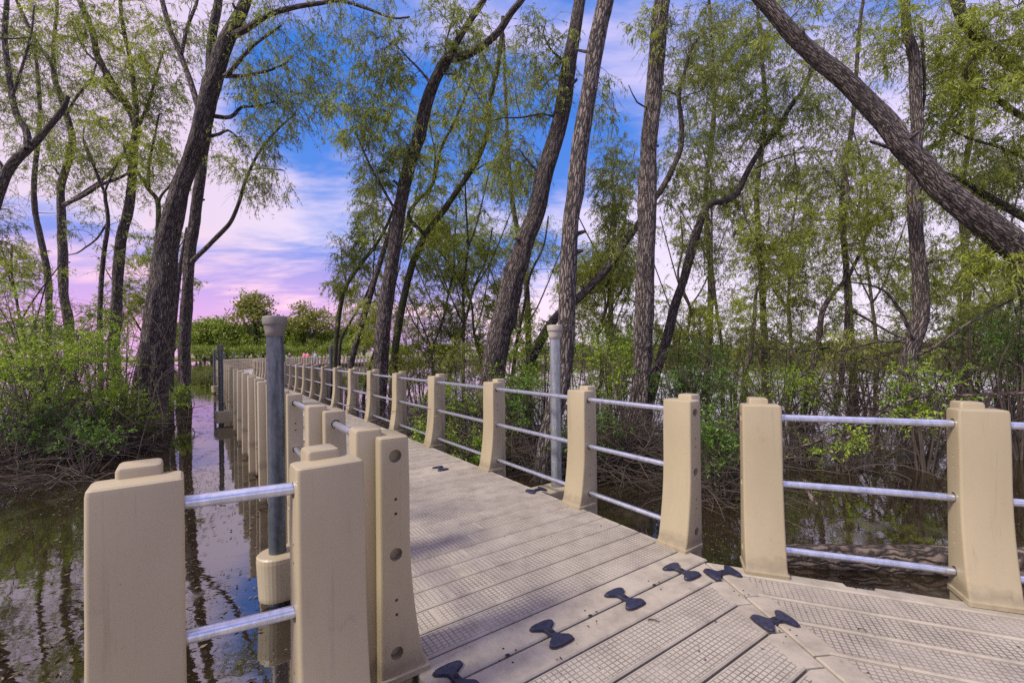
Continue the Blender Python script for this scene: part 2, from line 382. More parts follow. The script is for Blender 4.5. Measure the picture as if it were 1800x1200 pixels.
# ------------------------------------------------------------------ walkway path
U = np.array((math.cos(math.radians(34.5)), math.sin(math.radians(34.5))))      # along the planks
NN = np.array((-U[1], U[0]))                                                        # along the walkway
C0 = np.array((0.459, 2.341))
ctrl = [C0 + NN * s for s in (0, 6, 12, 18, 24, 30, 35)] + [np.array(p) for p in ((-22.9, 38.5), (-25.9, 46), (-27.9, 55), (-27.8, 64), (-24.5, 74), (-18.5, 84), (-10.5, 93), (0.5, 101))]
_pc = catmull([(*p, 0) for p in ctrl], 0.05)[:, :2]
_pl = np.concatenate([[0], np.cumsum(np.linalg.norm(np.diff(_pc, axis=0), axis=1))])
PATH_LEN = _pl[-1]
def path(s, lat=0.0):
    x = np.interp(s, _pl, _pc[:, 0]); y = np.interp(s, _pl, _pc[:, 1])
    x2 = np.interp(s + 0.1, _pl, _pc[:, 0]); y2 = np.interp(s + 0.1, _pl, _pc[:, 1])
    x1 = np.interp(max(s - 0.1, 0), _pl, _pc[:, 0]); y1 = np.interp(max(s - 0.1, 0), _pl, _pc[:, 1])
    t = np.array((x2 - x1, y2 - y1)); t /= np.linalg.norm(t)
    r = np.array((t[1], -t[0]))
    return np.array((x, y)) + r * lat, t
HW = 0.98
class Deck:
    """bevelled deck boards and the gridded tread pads that sit on them"""
    def __init__(s): s.bm = bmesh.new(); s.pads = []; s.uv = []; s.pf = []
    def board(s, poly, z=0.0, th=0.05, bev=0.006):
        c = np.mean(poly, 0); n = len(poly)
        def ring(shr, zz):
            out = []
            for p in poly:
                d = c - p; l = np.linalg.norm(d)
                out.append(s.bm.verts.new((*(p + d / l * shr), zz)))
            return out
        inset = lambda e, zz: [s.bm.verts.new((*q, zz)) for q in offset_poly(poly, e)]
        a = inset(0.0058, z - th); b_ = inset(0.0058, z - bev); c_ = inset(0.0058 + bev, z)
        for r0, r1 in ((a, b_), (b_, c_)):
            for i in range(n): s.bm.faces.new((r0[i], r0[(i + 1) % n], r1[(i + 1) % n], r1[i]))
        s.bm.faces.new(c_)
    def pad(s, poly, ua, va, z=0.0012):
        """poly of ground points; ua/va: functions giving grid coordinates"""
        k = len(s.pads)
        for p in poly: s.pads.append((*p, z)); s.uv.append((ua(p), va(p), 0))
        s.pf.append(list(range(k, k + len(poly))))
    def finish(s, name):
        me = bpy.data.meshes.new(name + '_boards'); bmesh.ops.recalc_face_normals(s.bm, faces=s.bm.faces); s.bm.to_mesh(me); s.bm.free()
        o = tag(link_mesh(name, me, None, M_DECK), kind='structure')
        pm = bpy.data.meshes.new(name + '_tread'); pm.from_pydata(s.pads, [], s.pf)
        a = pm.attributes.new('uvm', 'FLOAT_VECTOR', 'POINT'); a.data.foreach_set('vector', np.array(s.uv, np.float32).ravel())
        link_mesh('tread_pads', pm, o, M_TREAD)
        return o
def offset_poly(poly, e):
    n = len(poly); out = []
    area = sum(poly[i][0] * poly[(i + 1) % n][1] - poly[(i + 1) % n][0] * poly[i][1] for i in range(n))
    sg = 1 if area > 0 else -1
    for i in range(n):
        p0, p1, p2 = np.array(poly[i - 1]), np.array(poly[i]), np.array(poly[(i + 1) % n])
        d1 = (p1 - p0) / np.linalg.norm(p1 - p0); d2 = (p2 - p1) / np.linalg.norm(p2 - p1)
        n1 = np.array((-d1[1], d1[0])) * sg; n2 = np.array((-d2[1], d2[0])) * sg
        b = n1 + n2; b /= max(np.linalg.norm(b), 1e-6)
        out.append(p1 + b * e / max(0.35, float(b @ n1)))
    return out

dk = Deck()
mod = 3.13
def zw(s, lat):     # the soft ripple of the moulded boards
    return 0.0
s = 0.0; bi = 0
seams = [0.0]
while s < PATH_LEN - 1:
    nxt = (math.floor(s / mod + 1e-6) + 1) * mod
    if s < 26:
        st = [0.19] + [(mod - 0.38) / 15] * 15 + [0.19]
    elif s < 50:
        st = [mod / 6] * 6
    else: st = [mod / 2] * 2
    for q, h_ in enumerate(st):
        if s + h_ > PATH_LEN - 0.5: s = PATH_LEN; break
        pa, ta = path(s, -HW); pb, _ = path(s, HW); pc, _ = path(s + h_, HW); pd, _ = path(s + h_, -HW)
        dk.board([pa, pb, pc, pd], bev=0.007 if s < 12 else 0.012)
        if 0.1 < h_ < 0.19 - 1e-3 or (st[0] == 0.19 and 0 < q < 16):
            r = np.array((ta[1], -ta[0])); o0, _ = path(s, 0)
            gap = ((q * 0.157 + 0.9) % 1.1) - 0.85                       # a plain bar crosses each board, stepping sideways from board to board
            for (l0, l1) in ((-HW + 0.05, gap - 0.013), (gap + 0.013, HW - 0.05)):
                if l1 - l0 < 0.06: continue
                e0, e1 = s + 0.022, s + h_ - 0.022
                poly = [path(e0, l0)[0], path(e0, l1)[0], path(e1, l1)[0], path(e1, l0)[0]]
                dk.pad(poly, lambda p, r=r, o0=o0: float((np.array(p) - o0) @ r) + 5, lambda p, t=ta, o0=o0: float((np.array(p) - o0) @ t) - 0.018)
        s += h_
walk = dk.finish('walkway_deck')

# side walls of the floats below the boards
def strip(name, pts, z0, z1, mat, parent=None, th=0.0, kind='structure'):
    V = []; Q = []
    for p in pts: V += [(*p, z0), (*p, z1)]
    for i in range(len(pts) - 1): Q.append([2 * i, 2 * i + 2, 2 * i + 3, 2 * i + 1])
    me = np_mesh(name, V, Q, smooth=False); o = link_mesh(name, me, parent, mat)
    if parent is None: tag(o, kind=kind)
    return o
def float_body(name, loop, parent, z0=-0.6, z1=-0.048):
    V = [(*p, z0) for p in loop] + [(*p, z1) for p in loop]; n = len(loop)
    bm = bmesh.new(); vs = [bm.verts.new(v) for v in V]
    for i in range(n): bm.faces.new((vs[i], vs[(i + 1) % n], vs[n + (i + 1) % n], vs[n + i]))
    bm.faces.new(vs[n:])
    me = bpy.data.meshes.new(name); bm.to_mesh(me); bm.free()
    return link_mesh(name, me, parent, M_PLAST)
ss = np.arange(0.01, PATH_LEN - 1, 0.8)
float_body('float_body', [path(q, -HW + 0.03)[0] for q in ss] + [path(q, HW - 0.03)[0] for q in ss[::-1]], walk)

# ------------------------------------------------------------------ platform under the camera: two wedge sections that meet at a mitre seam
A = np.array((1.229, 2.869))                                          # the outer corner
D2 = np.array((math.cos(math.radians(-22)), math.sin(math.radians(-22))))   # along the right-hand edge
N2 = np.array((D2[1], -D2[0]))                                         # inwards
bis = -U / 1.0 + D2; bis = (-U + D2); bis /= np.linalg.norm(bis)        # inward mitre direction
pk = Deck()
PL = 0.213
def line_x(p, d, q, e):
    """intersection of p+t d with q+u e"""
    M = np.array([[d[0], -e[0]], [d[1], -e[1]]]); t = np.linalg.solve(M, q - p); return p + d * t[0]
perp = np.array((-bis[1], bis[0]))
def wedge(d, nin, length, first, side):
    """boards parallel to d (pointing away from the corner A), stacked along nin"""
    pr = perp if perp @ d > 0 else -perp                                   # away from the mitre, square to it
    hs = [0.0, first] + [first + PL * k for k in range(1, 24)]
    for k in range(len(hs) - 1):
        h0, h1 = hs[k], hs[k + 1]
        def edge(h):
            base = A + nin * h
            inner = line_x(base, d, A + pr * 0.085, bis)                   # where the seam bends
            m = A + bis * float((inner - A) @ bis)                         # foot on the mitre line
            return m, inner, base + d * length
        m0, i0, f0 = edge(h0); m1, i1, f1 = edge(h1)
        if h0 == 0: m0 = A; i0 = A + d * 0.12
        mid = [A + d * .745, A + d * .755 + nin * .036, A + d * .875 + nin * .036, A + d * .885] if (k == 0 and side < 0) else []
        poly = [m0, i0] + mid + [f0, f1, i1, m1]
        if side < 0: poly = poly[::-1]
        pk.board(poly, bev=0.007)
        if k > 0:
            e0, e1 = h0 + 0.02, h1 - 0.02
            a0 = line_x(A + nin * e0, d, A + pr * 0.125, bis); a1 = line_x(A + nin * e1, d, A + pr * 0.125, bis)
            b0 = A + nin * e0 + d * (length - 0.05); b1 = A + nin * e1 + d * (length - 0.05)
            q = [a0, b0, b1, a1]
            if side < 0: q = q[::-1]
            pk.pad(q, lambda p: float((np.array(p) - A) @ d) + 5, lambda p, e0=e0: float((np.array(p) - A) @ nin) - e0)
wedge(-U, -NN, 3.6, 0.17, 1)
wedge(D2, N2, 4.6, 0.11, -1)
plat = pk.finish('platform_deck')
far_l = A - U * 3.6; far_r = A + D2 * 4.6
float_body('float_body', [A - NN * 0.03 - U * 0.03, far_l - NN * 0.03, far_l - NN * 5.2, far_r + N2 * 5.0, far_r + N2 * 0.03][::-1], plat)

def grime(name, loop, parent):
    bm = bmesh.new(); bm.faces.new([bm.verts.new((*p, -0.030)) for p in loop]); me = bpy.data.meshes.new(name); bm.to_mesh(me); bm.free()
    link_mesh(name, me, parent, M_GRIME)
grime('joint_bed', [path(q, -HW + 0.015)[0] for q in ss] + [path(q, HW - 0.015)[0] for q in ss[::-1]], walk)
grime('joint_bed', [A - NN * 0.015 - U * 0.01, far_l - NN * 0.015, far_l - NN * 5.2, far_r + N2 * 5.0, far_r + N2 * 0.015][::-1], plat)
# ------------------------------------------------------------------ rubber connector plates
def bone_mesh():
    # outline in metres; y across the seam
    half = [(0.0, 0.020), (0.016, 0.030), (0.026, 0.042), (0.040, 0.048), (0.058, 0.056), (0.066, 0.068), (0.064, 0.082), (0.050, 0.092), (0.020, 0.097),
            (-0.030, 0.097), (-0.056, 0.092), (-0.066, 0.080), (-0.064, 0.064), (-0.048, 0.052), (-0.032, 0.044), (-0.022, 0.032), (-0.019, 0.018)]
    pts = [(0.019, -0.018), (0.019, 0.018)] + half[1:] 
    up = half[1:]; 
    loop = up + [(-x, -y) for x, y in up]
    bm = bmesh.new(); n = len(loop)
    def ring(sh, z): 
        return [bm.verts.new((x * (1 - sh), y * (1 - sh * 0.7), z)) for x, y in loop]
    rs = [ring(0, 0.0013), ring(0, 0.010), ring(0.04, 0.014), ring(0.12, 0.016), ring(0.55, 0.0165)]
    for r0, r1 in zip(rs, rs[1:]):
        for i in range(n): bm.faces.new((r0[i], r0[(i + 1) % n], r1[(i + 1) % n], r1[i]))
    bm.faces.new(rs[-1])
    for f in bm.faces: f.smooth = False
    me = bpy.data.meshes.new('connector_plate'); bm.to_mesh(me); bm.free(); return me
BONE = bone_mesh(); BONE.materials.append(M_RUB)
def disc_mesh(name, r, h, seg=14):
    bm = bmesh.new(); bmesh.ops.create_cone(bm, cap_ends=True, segments=seg, radius1=r, radius2=r * 0.9, depth=h)
    me = bpy.data.meshes.new(name); bm.to_mesh(me); bm.free(); return me
OUTLINE = BONE.copy(); OUTLINE.materials.clear(); OUTLINE.materials.append(M_GRIME)  # flat dark plate, a little larger, outlining each connector
BOLT = disc_mesh('bolt', 0.012, 0.008); BOLT.materials.append(M_DARK)
def bone(p, ang, label, s=1.0):
    o = link_mesh('connector_plate', BONE, None, None, (p[0], p[1], 0.0)); o.rotation_euler.z = ang; o.scale = (s, s, 1)
    tag(o, label, 'connector plate', 'rubber connector plates across the deck seams')
    q = link_mesh('dark_outline', OUTLINE, o, None, (0, 0, 0.0)); q.scale = (1.09, 1.06, 0.14)
    b = link_mesh('bolt', BOLT, o, None, (0, 0, 0.0175))
    return o
aj = math.radians(34.5)
for uoff, lb in ((-0.86, 'navy bow-tie connector plate nearest the left post foot, cut off at the photo bottom'),
                 (-0.345, 'navy bow-tie plate on the joint seam, second one up from the photo bottom'),
                 (0.175, 'navy bow-tie plate midway along the joint seam beside a small dark twig'),
                 (0.69, 'navy bow-tie plate on the joint seam in front of the post with open sockets')):
    bone(C0 + U * uoff, aj, lb)
am = math.atan2(bis[1], bis[0])
bone(A + bis * 0.165 + np.array((0.02, 0)), am + 0.15, 'navy bow-tie plate tucked at the foot of the platform corner post')
bone(A + bis * 0.65, am + 0.15, 'largest-looking navy bow-tie plate on the mitre seam of the platform')
for l_, lb in ((0.02, 'dark plate on the second walkway seam, the left one of the pair'), (0.55, 'dark plate on the second walkway seam, the right one of the pair')):
    bone(path(3.13, l_)[0], aj, lb)
bone(path(1.80, 0.95)[0], aj + 1.57, 'dark plate on the right walkway edge beside the pale pipe post')
def twig(label, pts, r):
    C = catmull([(*p, 0) for p in pts], 0.01)[:, :3]; V, Q, BK = tubes(C[None], np.linspace(r, r * .5, len(C))[None], 6)
    g = Geo(); g.add(V, Q, BK); tag(link_mesh('fallen_twig', g.mesh('fallen_twig'), None, M_LOG_), label, 'twig')
M_LOG_ = mat_simple('dark_twig', (0.02, 0.014, 0.01), (0.06, 0.04, 0.03), 40, .9)
q0 = foot(1139, 1091, 0.0)[:2]; twig('tiny dark curved twig lying on the platform tread by the middle plates', [(q0[0], q0[1], .007), (q0[0] + .025, q0[1] - .004, .012), (q0[0] + .055, q0[1] - .016, .006)], .003)
q0 = foot(1508, 1106, 0.0)[:2]; twig('tiny curled twig in a seam right of the mitre seam plate', [(q0[0], q0[1], .005), (q0[0] + .01, q0[1] - .012, .014), (q0[0] + .03, q0[1] - .022, .006)], .0025)
# drain holes: flat dark discs laid on the joint boards, darkness put in as colour
hb = Geo()
for uo in (-0.60, -0.085, 0.43):
    c = C0 + U * uo
    for (a_, b_, r_) in ((0, 0, 0.012), (0.05, 0.008, 0.005), (-0.05, -0.008, 0.005), (0.008, 0.05, 0.005), (-0.008, -0.05, 0.005)):
        q = c + U * a_ + NN * b_
        th = np.linspace(0, 2 * math.pi, 10, endpoint=False)
        V = np.stack([q[0] + r_ * np.cos(th), q[1] + r_ * np.sin(th), np.full(10, 0.0022)], 1)
        hb.add(np.vstack([V, [[q[0], q[1], 0.0022]]]), [[i, (i + 1) % 10, 10, 10] for i in range(10)])
for k_ in range(1, 6):
    for sg in (-1, 1):
        for e_ in (-.022, .022):
            q = A + bis * (0.36 * k_ + 0.02 + e_) + perp * sg * 0.028
            th = np.linspace(0, 2 * math.pi, 10, endpoint=False); r_ = 0.0045
            hb.add(np.vstack([np.stack([q[0] + r_ * np.cos(th), q[1] + r_ * np.sin(th), np.full(10, 0.0022)], 1), [[q[0], q[1], 0.0022]]]), [[i, (i + 1) % 10, 10, 10] for i in range(10)])
V_ = np.concatenate(hb.v); Fq = np.concatenate(hb.f)[:, :3]
hm = np_mesh('hole_discs', V_, Fq, smooth=False)
link_mesh('hole_discs', hm, walk, M_DARK)

# ------------------------------------------------------------------ railing posts
def rr(x0, x1, y0, y1, r, seg=4):
    out = []
    for cx_, cy_, a0 in ((x1 - r, y1 - r, 0), (x0 + r, y1 - r, 90), (x0 + r, y0 + r, 180), (x1 - r, y0 + r, 270)):
        for k in range(seg + 1):
            a = math.radians(a0 + 90 * k / seg); out.append((cx_ + r * math.cos(a), cy_ + r * math.sin(a)))
    return out
def loft(bm, rings):
    vr = [[bm.verts.new(p) for p in r] for r in rings]; n = len(vr[0])
    for a, b in zip(vr, vr[1:]):
        for i in range(n): bm.faces.new((a[i], a[(i + 1) % n], b[(i + 1) % n], b[i]))
    bm.faces.new(vr[0][::-1]); bm.faces.new(vr[-1])
RAILS_Z = (0.94, 0.53, 0.12)
def post_mesh(simple=False):
    """x along the rail, y towards the walkway (0 = outer face of the main body), z up from the deck"""
    def rings_body():
        R = []
        def ring(z, yin, w_=0.11, e=0.0): R.append([(x, y, z) for x, y in rr(-w_ + e, w_ - e, 0.0 + e, yin - e, 0.013, 2 if simple else 4)])
        ring(-0.40, 0.140); ring(-0.004, 0.140); ring(0.0, 0.216, 0.121); ring(0.022, 0.216, 0.121); ring(0.028, 0.203, 0.114)
        for z in (0.06, 0.10, 0.15, 0.21, 0.28, 0.36, 0.46, 0.60, 0.8):
            tt = max(0.0, 1 - z / 0.6); ring(z, 0.132 + 0.070 * tt ** 1.9, 0.110 + 0.004 * tt)
        ring(1.000, 0.128, 0.109); ring(1.015, 0.128, 0.109, 0.002); ring(1.020, 0.128, 0.109, 0.008)
        return R
    bm = bmesh.new(); loft(bm, rings_body())
    body = bpy.data.meshes.new('post_body'); bm.to_mesh(body); bm.free()
    bm = bmesh.new()
    R = []
    for z, e in ((-0.36, 0), (0.2, 0), (1.040, 0.0), (1.049, 0.003), (1.053, 0.009)):
        R.append([(x, y, z) for x, y in rr(-0.055 + e, 0.055 - e, -0.082 + e, 0.03 - e, 0.012, 2 if simple else 4)])
    loft(bm, R)
    # the moulded web that fills in between the nub and the body lower down
    nub = bpy.data.meshes.new('post_nub'); bm.to_mesh(nub); bm.free()
    if simple:
        bm = bmesh.new(); bm.from_mesh(body); bm.from_mesh(nub); me = bpy.data.meshes.new('post_far'); bm.to_mesh(me); bm.free()
    else:
        # sockets in both end faces
        bm = bmesh.new()
        for sx in (-1, 1):
            for z in RAILS_Z:
                M = Matrix.Translation((sx * 0.11, 0.068, z)) @ Matrix.Rotation(math.pi / 2, 4, 'Y')
                bmesh.ops.create_cone(bm, cap_ends=True, segments=24, radius1=0.027, radius2=0.027, depth=0.07, matrix=M)
            for z in (0.76, 0.70, 0.34, 0.28):
                M = Matrix.Translation((sx * 0.11, 0.068, z)) @ Matrix.Rotation(math.pi / 2, 4, 'Y')
                bmesh.ops.create_cone(bm, cap_ends=True, segments=10, radius1=0.0068, radius2=0.0068, depth=0.04, matrix=M)
        cm = bpy.data.meshes.new('cutter'); bm.to_mesh(cm); bm.free()
        ob = bpy.data.objects.new('t0', body); oc = bpy.data.objects.new('t1', cm); COL.objects.link(ob); COL.objects.link(oc)
        md = ob.modifiers.new('b', 'BOOLEAN'); md.object = oc; md.operation = 'DIFFERENCE'; md.solver = 'EXACT'
        dg = bpy.context.evaluated_depsgraph_get(); me0 = bpy.data.meshes.new_from_object(ob.evaluated_get(dg))
        bpy.data.objects.remove(ob); bpy.data.objects.remove(oc)
        bm = bmesh.new(); bm.from_mesh(me0); bm.from_mesh(nub); me = bpy.data.meshes.new('post'); 
        bmesh.ops.recalc_face_normals(bm, faces=bm.faces); bm.to_mesh(me); bm.free()
    me.materials.clear(); me.materials.append(M_PLAST)
    me.polygons.foreach_set('use_smooth', np.ones(len(me.polygons), bool))
    try: me.set_sharp_from_angle(angle=math.radians(32))
    except Exception: pass
    return me
POST = post_mesh(); POSTF = post_mesh(True)
LAT = 1.13                                                                # outer face of the body from the walkway centre line
def rail_mesh(length):
    a = np.array([[[-length / 2, 0, 0], [0, 0, 0], [length / 2, 0, 0]]]); V, Q, _ = tubes(a, np.full((1, 3), 0.0205), 16)
    me = np_mesh('rail', V, Q); me.materials.append(M_RAIL); return me
def railing(name, label, posts, skip=(), far=None, heights=RAILS_Z, group=None, sink=0.0):
    """posts: list of (xy of the body's outer face centre, inward unit vector)"""
    root = empty(name, (posts[0][0][0], posts[0][0][1], -sink), label=label, cat='railing', group=group)
    org = np.array(posts[0][0])
    obs = []
    for i, (p, inn) in enumerate(posts):
        rel = np.array(p) - org
        dist = np.linalg.norm(p)
        o = link_mesh('post', POST if dist < 14 else POSTF, root, None, (rel[0], rel[1], random.uniform(-0.004, 0.004)))
        o.rotation_euler = (random.uniform(-0.006, 0.006), random.uniform(-0.006, 0.006), math.atan2(inn[1], inn[0]) - math.pi / 2 + random.uniform(-0.02, 0.02))
    for i in range(len(posts) - 1):
        if i in skip: continue
        (p, a), (q, b) = posts[i], posts[i + 1]
        p = np.array(p) + np.array(a) * 0.068; q = np.array(q) + np.array(b) * 0.068
        d = q - p; l = np.linalg.norm(d); d = d / l
        if np.linalg.norm(p) > 24: 
            continue
        me = rail_mesh(l - 0.16)
        for z in heights:
            m = (p + q) / 2 - org
            o = link_mesh('rail', me, root, None, (m[0], m[1], z)); o.rotation_euler.z = math.atan2(d[1], d[0])
    return root
def far_part(root, name, mesh, kind='stuff'):
    o = link_mesh(name, mesh, root, None, None); tag(o, kind=kind); return o
offs = [0.25, 1.28, 2.78, 4.40, 5.95, 7.45]
while offs[-1] < 27: offs.append(offs[-1] + 1.5)
def side(lat):
    out = []
    for s_ in offs:
        p, t = path(s_, lat); r = np.array((t[1], -t[0])); out.append((p, r * (-1 if lat > 0 else 1)))
    return out
def far_posts(root, lat, s0):
    """the many posts and rails of the distant run as one part"""
    g = Geo(); org = np.array((root.location.x, root.location.y, 0))
    base_v = np.array([v.co[:] for v in POSTF.vertices]); fq = []
    tri = POSTF.copy(); bm = bmesh.new(); bm.from_mesh(tri); bmesh.ops.triangulate(bm, faces=bm.faces); bm.to_mesh(tri); bm.free()
    ft = np.array([p.vertices[:] for p in tri.polygons]); ft = np.hstack([ft, ft[:, 2:3]])
    s_ = s0; prev = None; V = []; Fc = []; n = 0
    RV = []; RF = []; rn = 0
    while s_ < PATH_LEN - 2:
        p, t = path(s_, lat); r = np.array((t[1], -t[0])) * (-1 if lat > 0 else 1)
        a = math.atan2(r[1], r[0]) - math.pi / 2; c, s2 = math.cos(a), math.sin(a)
        v = base_v.copy(); x = v[:, 0] * c - v[:, 1] * s2 + p[0]; y = v[:, 0] * s2 + v[:, 1] * c + p[1]
        V.append(np.stack([x, y, v[:, 2]], 1) - org); Fc.append(ft[:, :3] + n); n += len(v)
        if prev is not None:
            for z in RAILS_Z:
                P = np.array([[[*prev, z], [*((prev + p) / 2), z], [*(p + r * 0.068), z]]]) - org
                tv, tq, _ = tubes(P, np.full((1, 3), 0.02), 5); RV.append(tv); RF.append(tq + rn); rn += len(tv)
        prev = p + r * 0.068
        s_ += 1.5 if s_ < 34 else 0.8
    me = np_mesh('distant_posts', np.concatenate(V), np.concatenate(Fc)); me.materials.append(M_PLAST); far_part(root, 'post_run', me)
    me = np_mesh('distant_rails', np.concatenate(RV), np.concatenate(RF)); me.materials.append(M_RAIL); far_part(root, 'rail_run', me)
rl = railing('walkway_railing', 'long tan post-and-rail railing on the left edge of the walkway, running to the far curve', side(-LAT))
far_posts(rl, -LAT, offs[-1] + 1.5)
rg = railing('walkway_railing', 'tan post-and-rail railing on the right edge of the walkway in front of the tree trunks', side(LAT))
far_posts(rg, LAT, offs[-1] + 1.5)
# platform railings
inn1 = -NN
pl = [(A - NN * 0.0 + NN * 0.13 - U * q, inn1) for q in (2.98, 2.38)]
c1 = np.array((-1.068, 1.252)) - inn1 * 0.065; c2 = np.array((-0.604, 1.479)) - inn1 * 0.065
d12 = (np.array((-0.604, 1.479)) - np.array((-1.068, 1.252))); d12 /= np.linalg.norm(d12)
in12 = np.array((0.60, -0.80))
c1 = np.array((-1.068, 1.252)) - in12 * 0.128; c2 = np.array((-0.604, 1.479)) - in12 * 0.128
railing('platform_railing', 'short two-post tan railing on the platform at the lower left corner over the water', [(c1, in12), (c2, in12)], sink=0.018)
D3 = np.array((math.cos(math.radians(-20.5)), math.sin(math.radians(-20.5)))); I3 = np.array((D3[1], -D3[0]))
b1 = np.array((1.540, 2.740)) - I3 * 0.128
railing('platform_railing', 'tan platform railing at the right with three steel rails in front of the fallen log', [(b1 + D3 * q, I3) for q in (0.0, 1.055, 2.15, 3.2)])

# ------------------------------------------------------------------ pipe posts with capped tops
def lathe(profile, seg=28):
    th = np.linspace(0, 2 * math.pi, seg, endpoint=False); V = []; 
    for r, z in profile: V.append(np.stack([r * np.cos(th), r * np.sin(th), np.full(seg, z)], 1))
    V = np.concatenate(V); Q = [[k * seg + i, k * seg + (i + 1) % seg, (k + 1) * seg + (i + 1) % seg, (k + 1) * seg + i] for k in range(len(profile) - 1) for i in range(seg)]
    return V, Q
V, Q = lathe([(0.057, -0.9), (0.057, 1.54)]); PIPE = np_mesh('pipe', V, Q); PIPE.materials.append(M_PIPE)
PIPE_LIT = PIPE.copy(); PIPE_LIT.materials.clear(); PIPE_LIT.materials.append(M_PIPE_LIT)
V, Q = lathe([(0.058, 1.50), (0.064, 1.502), (0.064, 1.535), (0.072, 1.575), (0.072, 1.580), (0.079, 1.582), (0.081, 1.59), (0.081, 1.635), (0.078, 1.643), (0.06, 1.646), (0.0005, 1.647)])
CAP = np_mesh('cap', V, Q); CAP.materials.append(M_CAP); CAP_LIT = CAP.copy(); CAP_LIT.materials.clear(); CAP_LIT.materials.append(M_CAP_LIT)
def base_mesh():
    bm = bmesh.new(); R = []
    def out(r, e):
        pts = []
        for k in range(17):
            a = math.radians(90 + 180 * k / 16); pts.append((r * math.cos(a), r * math.sin(a)))
        pts += [(0.30, -r), (0.30, r)]
        return [(x * e if x < 0 else x, y * e) for x, y in pts]
    for z, r in ((-0.36, 0.122), (-0.09, 0.136), (-0.062, 0.134), (-0.052, 0.124), (-0.050, 0.06)):
        R.append([(x, y, z) for x, y in out(r, 1)])
    vr = [[bm.verts.new(p) for p in r] for r in R]; n = len(vr[0])
    for a, b in zip(vr, vr[1:]):
        for i in range(n): bm.faces.new((a[i], a[(i + 1) % n], b[(i + 1) % n], b[i]))
    bm.faces.new(vr[0][::-1]); bm.faces.new(vr[-1]); bmesh.ops.recalc_face_normals(bm, faces=bm.faces)
    me = bpy.data.meshes.new('pile_collar'); bm.to_mesh(me); bm.free(); me.materials.append(M_PLAST); return me
COLLAR = base_mesh()
def pile(s_, lat, label):
    p, t = path(s_, lat); r = np.array((t[1], -t[0])) * (-1 if lat > 0 else 1)
    root = empty('guide_pile', (p[0], p[1], 0), label=label, cat='guide pile', group='capped pipe piles along the walkway')
    link_mesh('pipe', PIPE_LIT if label.startswith('pale') else PIPE, root); link_mesh('cap', CAP_LIT if label.startswith('pale') else CAP, root)
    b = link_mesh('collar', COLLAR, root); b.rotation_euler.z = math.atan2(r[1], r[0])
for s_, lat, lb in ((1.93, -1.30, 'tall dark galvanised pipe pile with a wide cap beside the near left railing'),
                    (1.93, 1.32, 'pale-lit galvanised pipe pile with a light cap behind the right railing'),
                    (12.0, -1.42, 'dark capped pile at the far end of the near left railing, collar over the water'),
                    (12.9, 1.48, 'grey capped pile behind the right railing next to a leaning trunk'),
                    (22.9, 1.44, 'small dark capped pile seen just right of the tall near pile'),
                    (23.5, -1.42, 'distant dark pile rising beyond the left railing, just right of the dark capped pile'),
                    (41.0, -1.42, 'distant pile on the far curve, first light-topped one from the left'),
                    (45.5, -1.42, 'distant pile on the far curve, second light-topped one from the left'),
                    (50.0, -1.42, 'distant pile on the far curve, third light-topped one from the left'),
                    (56.0, -1.42, 'distant pile on the far curve, close against the left side of the tall near pile')):
    pile(s_, lat, lb)

# ------------------------------------------------------------------ trees
def unit(v): return v / (np.linalg.norm(v, axis=-1, keepdims=True) + 1e-9)
def leaves_on(P, D, l, wd, col, droop=0.5, jit=0.8):
    """P (n,3) roots, D (n,3) twig directions -> rhombic leaf faces"""
    n = len(P)
    d = unit(D * 0.7 + rng.normal(0, jit, (n, 3)) + np.array((0, 0, -droop)))
    sd_ = unit(np.cross(d, rng.normal(0, 1, (n, 3))))
    L_ = (l * rng.uniform(0.65, 1.25, n))[:, None]; W_ = (wd * rng.uniform(0.75, 1.25, n))[:, None]
    V = np.stack([P, P + d * L_ * 0.42 + sd_ * W_ * 0.5, P + d * L_ + np.array((0, 0, -0.10)) * L_, P + d * L_ * 0.42 - sd_ * W_ * 0.5], 1).reshape(-1, 3)
    Q = np.arange(4 * n).reshape(n, 4)
    return V, Q, np.repeat(col, 4)
def bark_push(V, BK, amp, f):
    """real relief on a thick stem: ridges that run along it"""
    out = np.empty(len(V))
    for i, b in enumerate(BK):
        q = Vector((b[0] * f, b[1] * f, b[2] * f * 0.16))
        out[i] = noise.noise(q) + 0.5 * noise.noise(q * 2.3)
    return out * amp
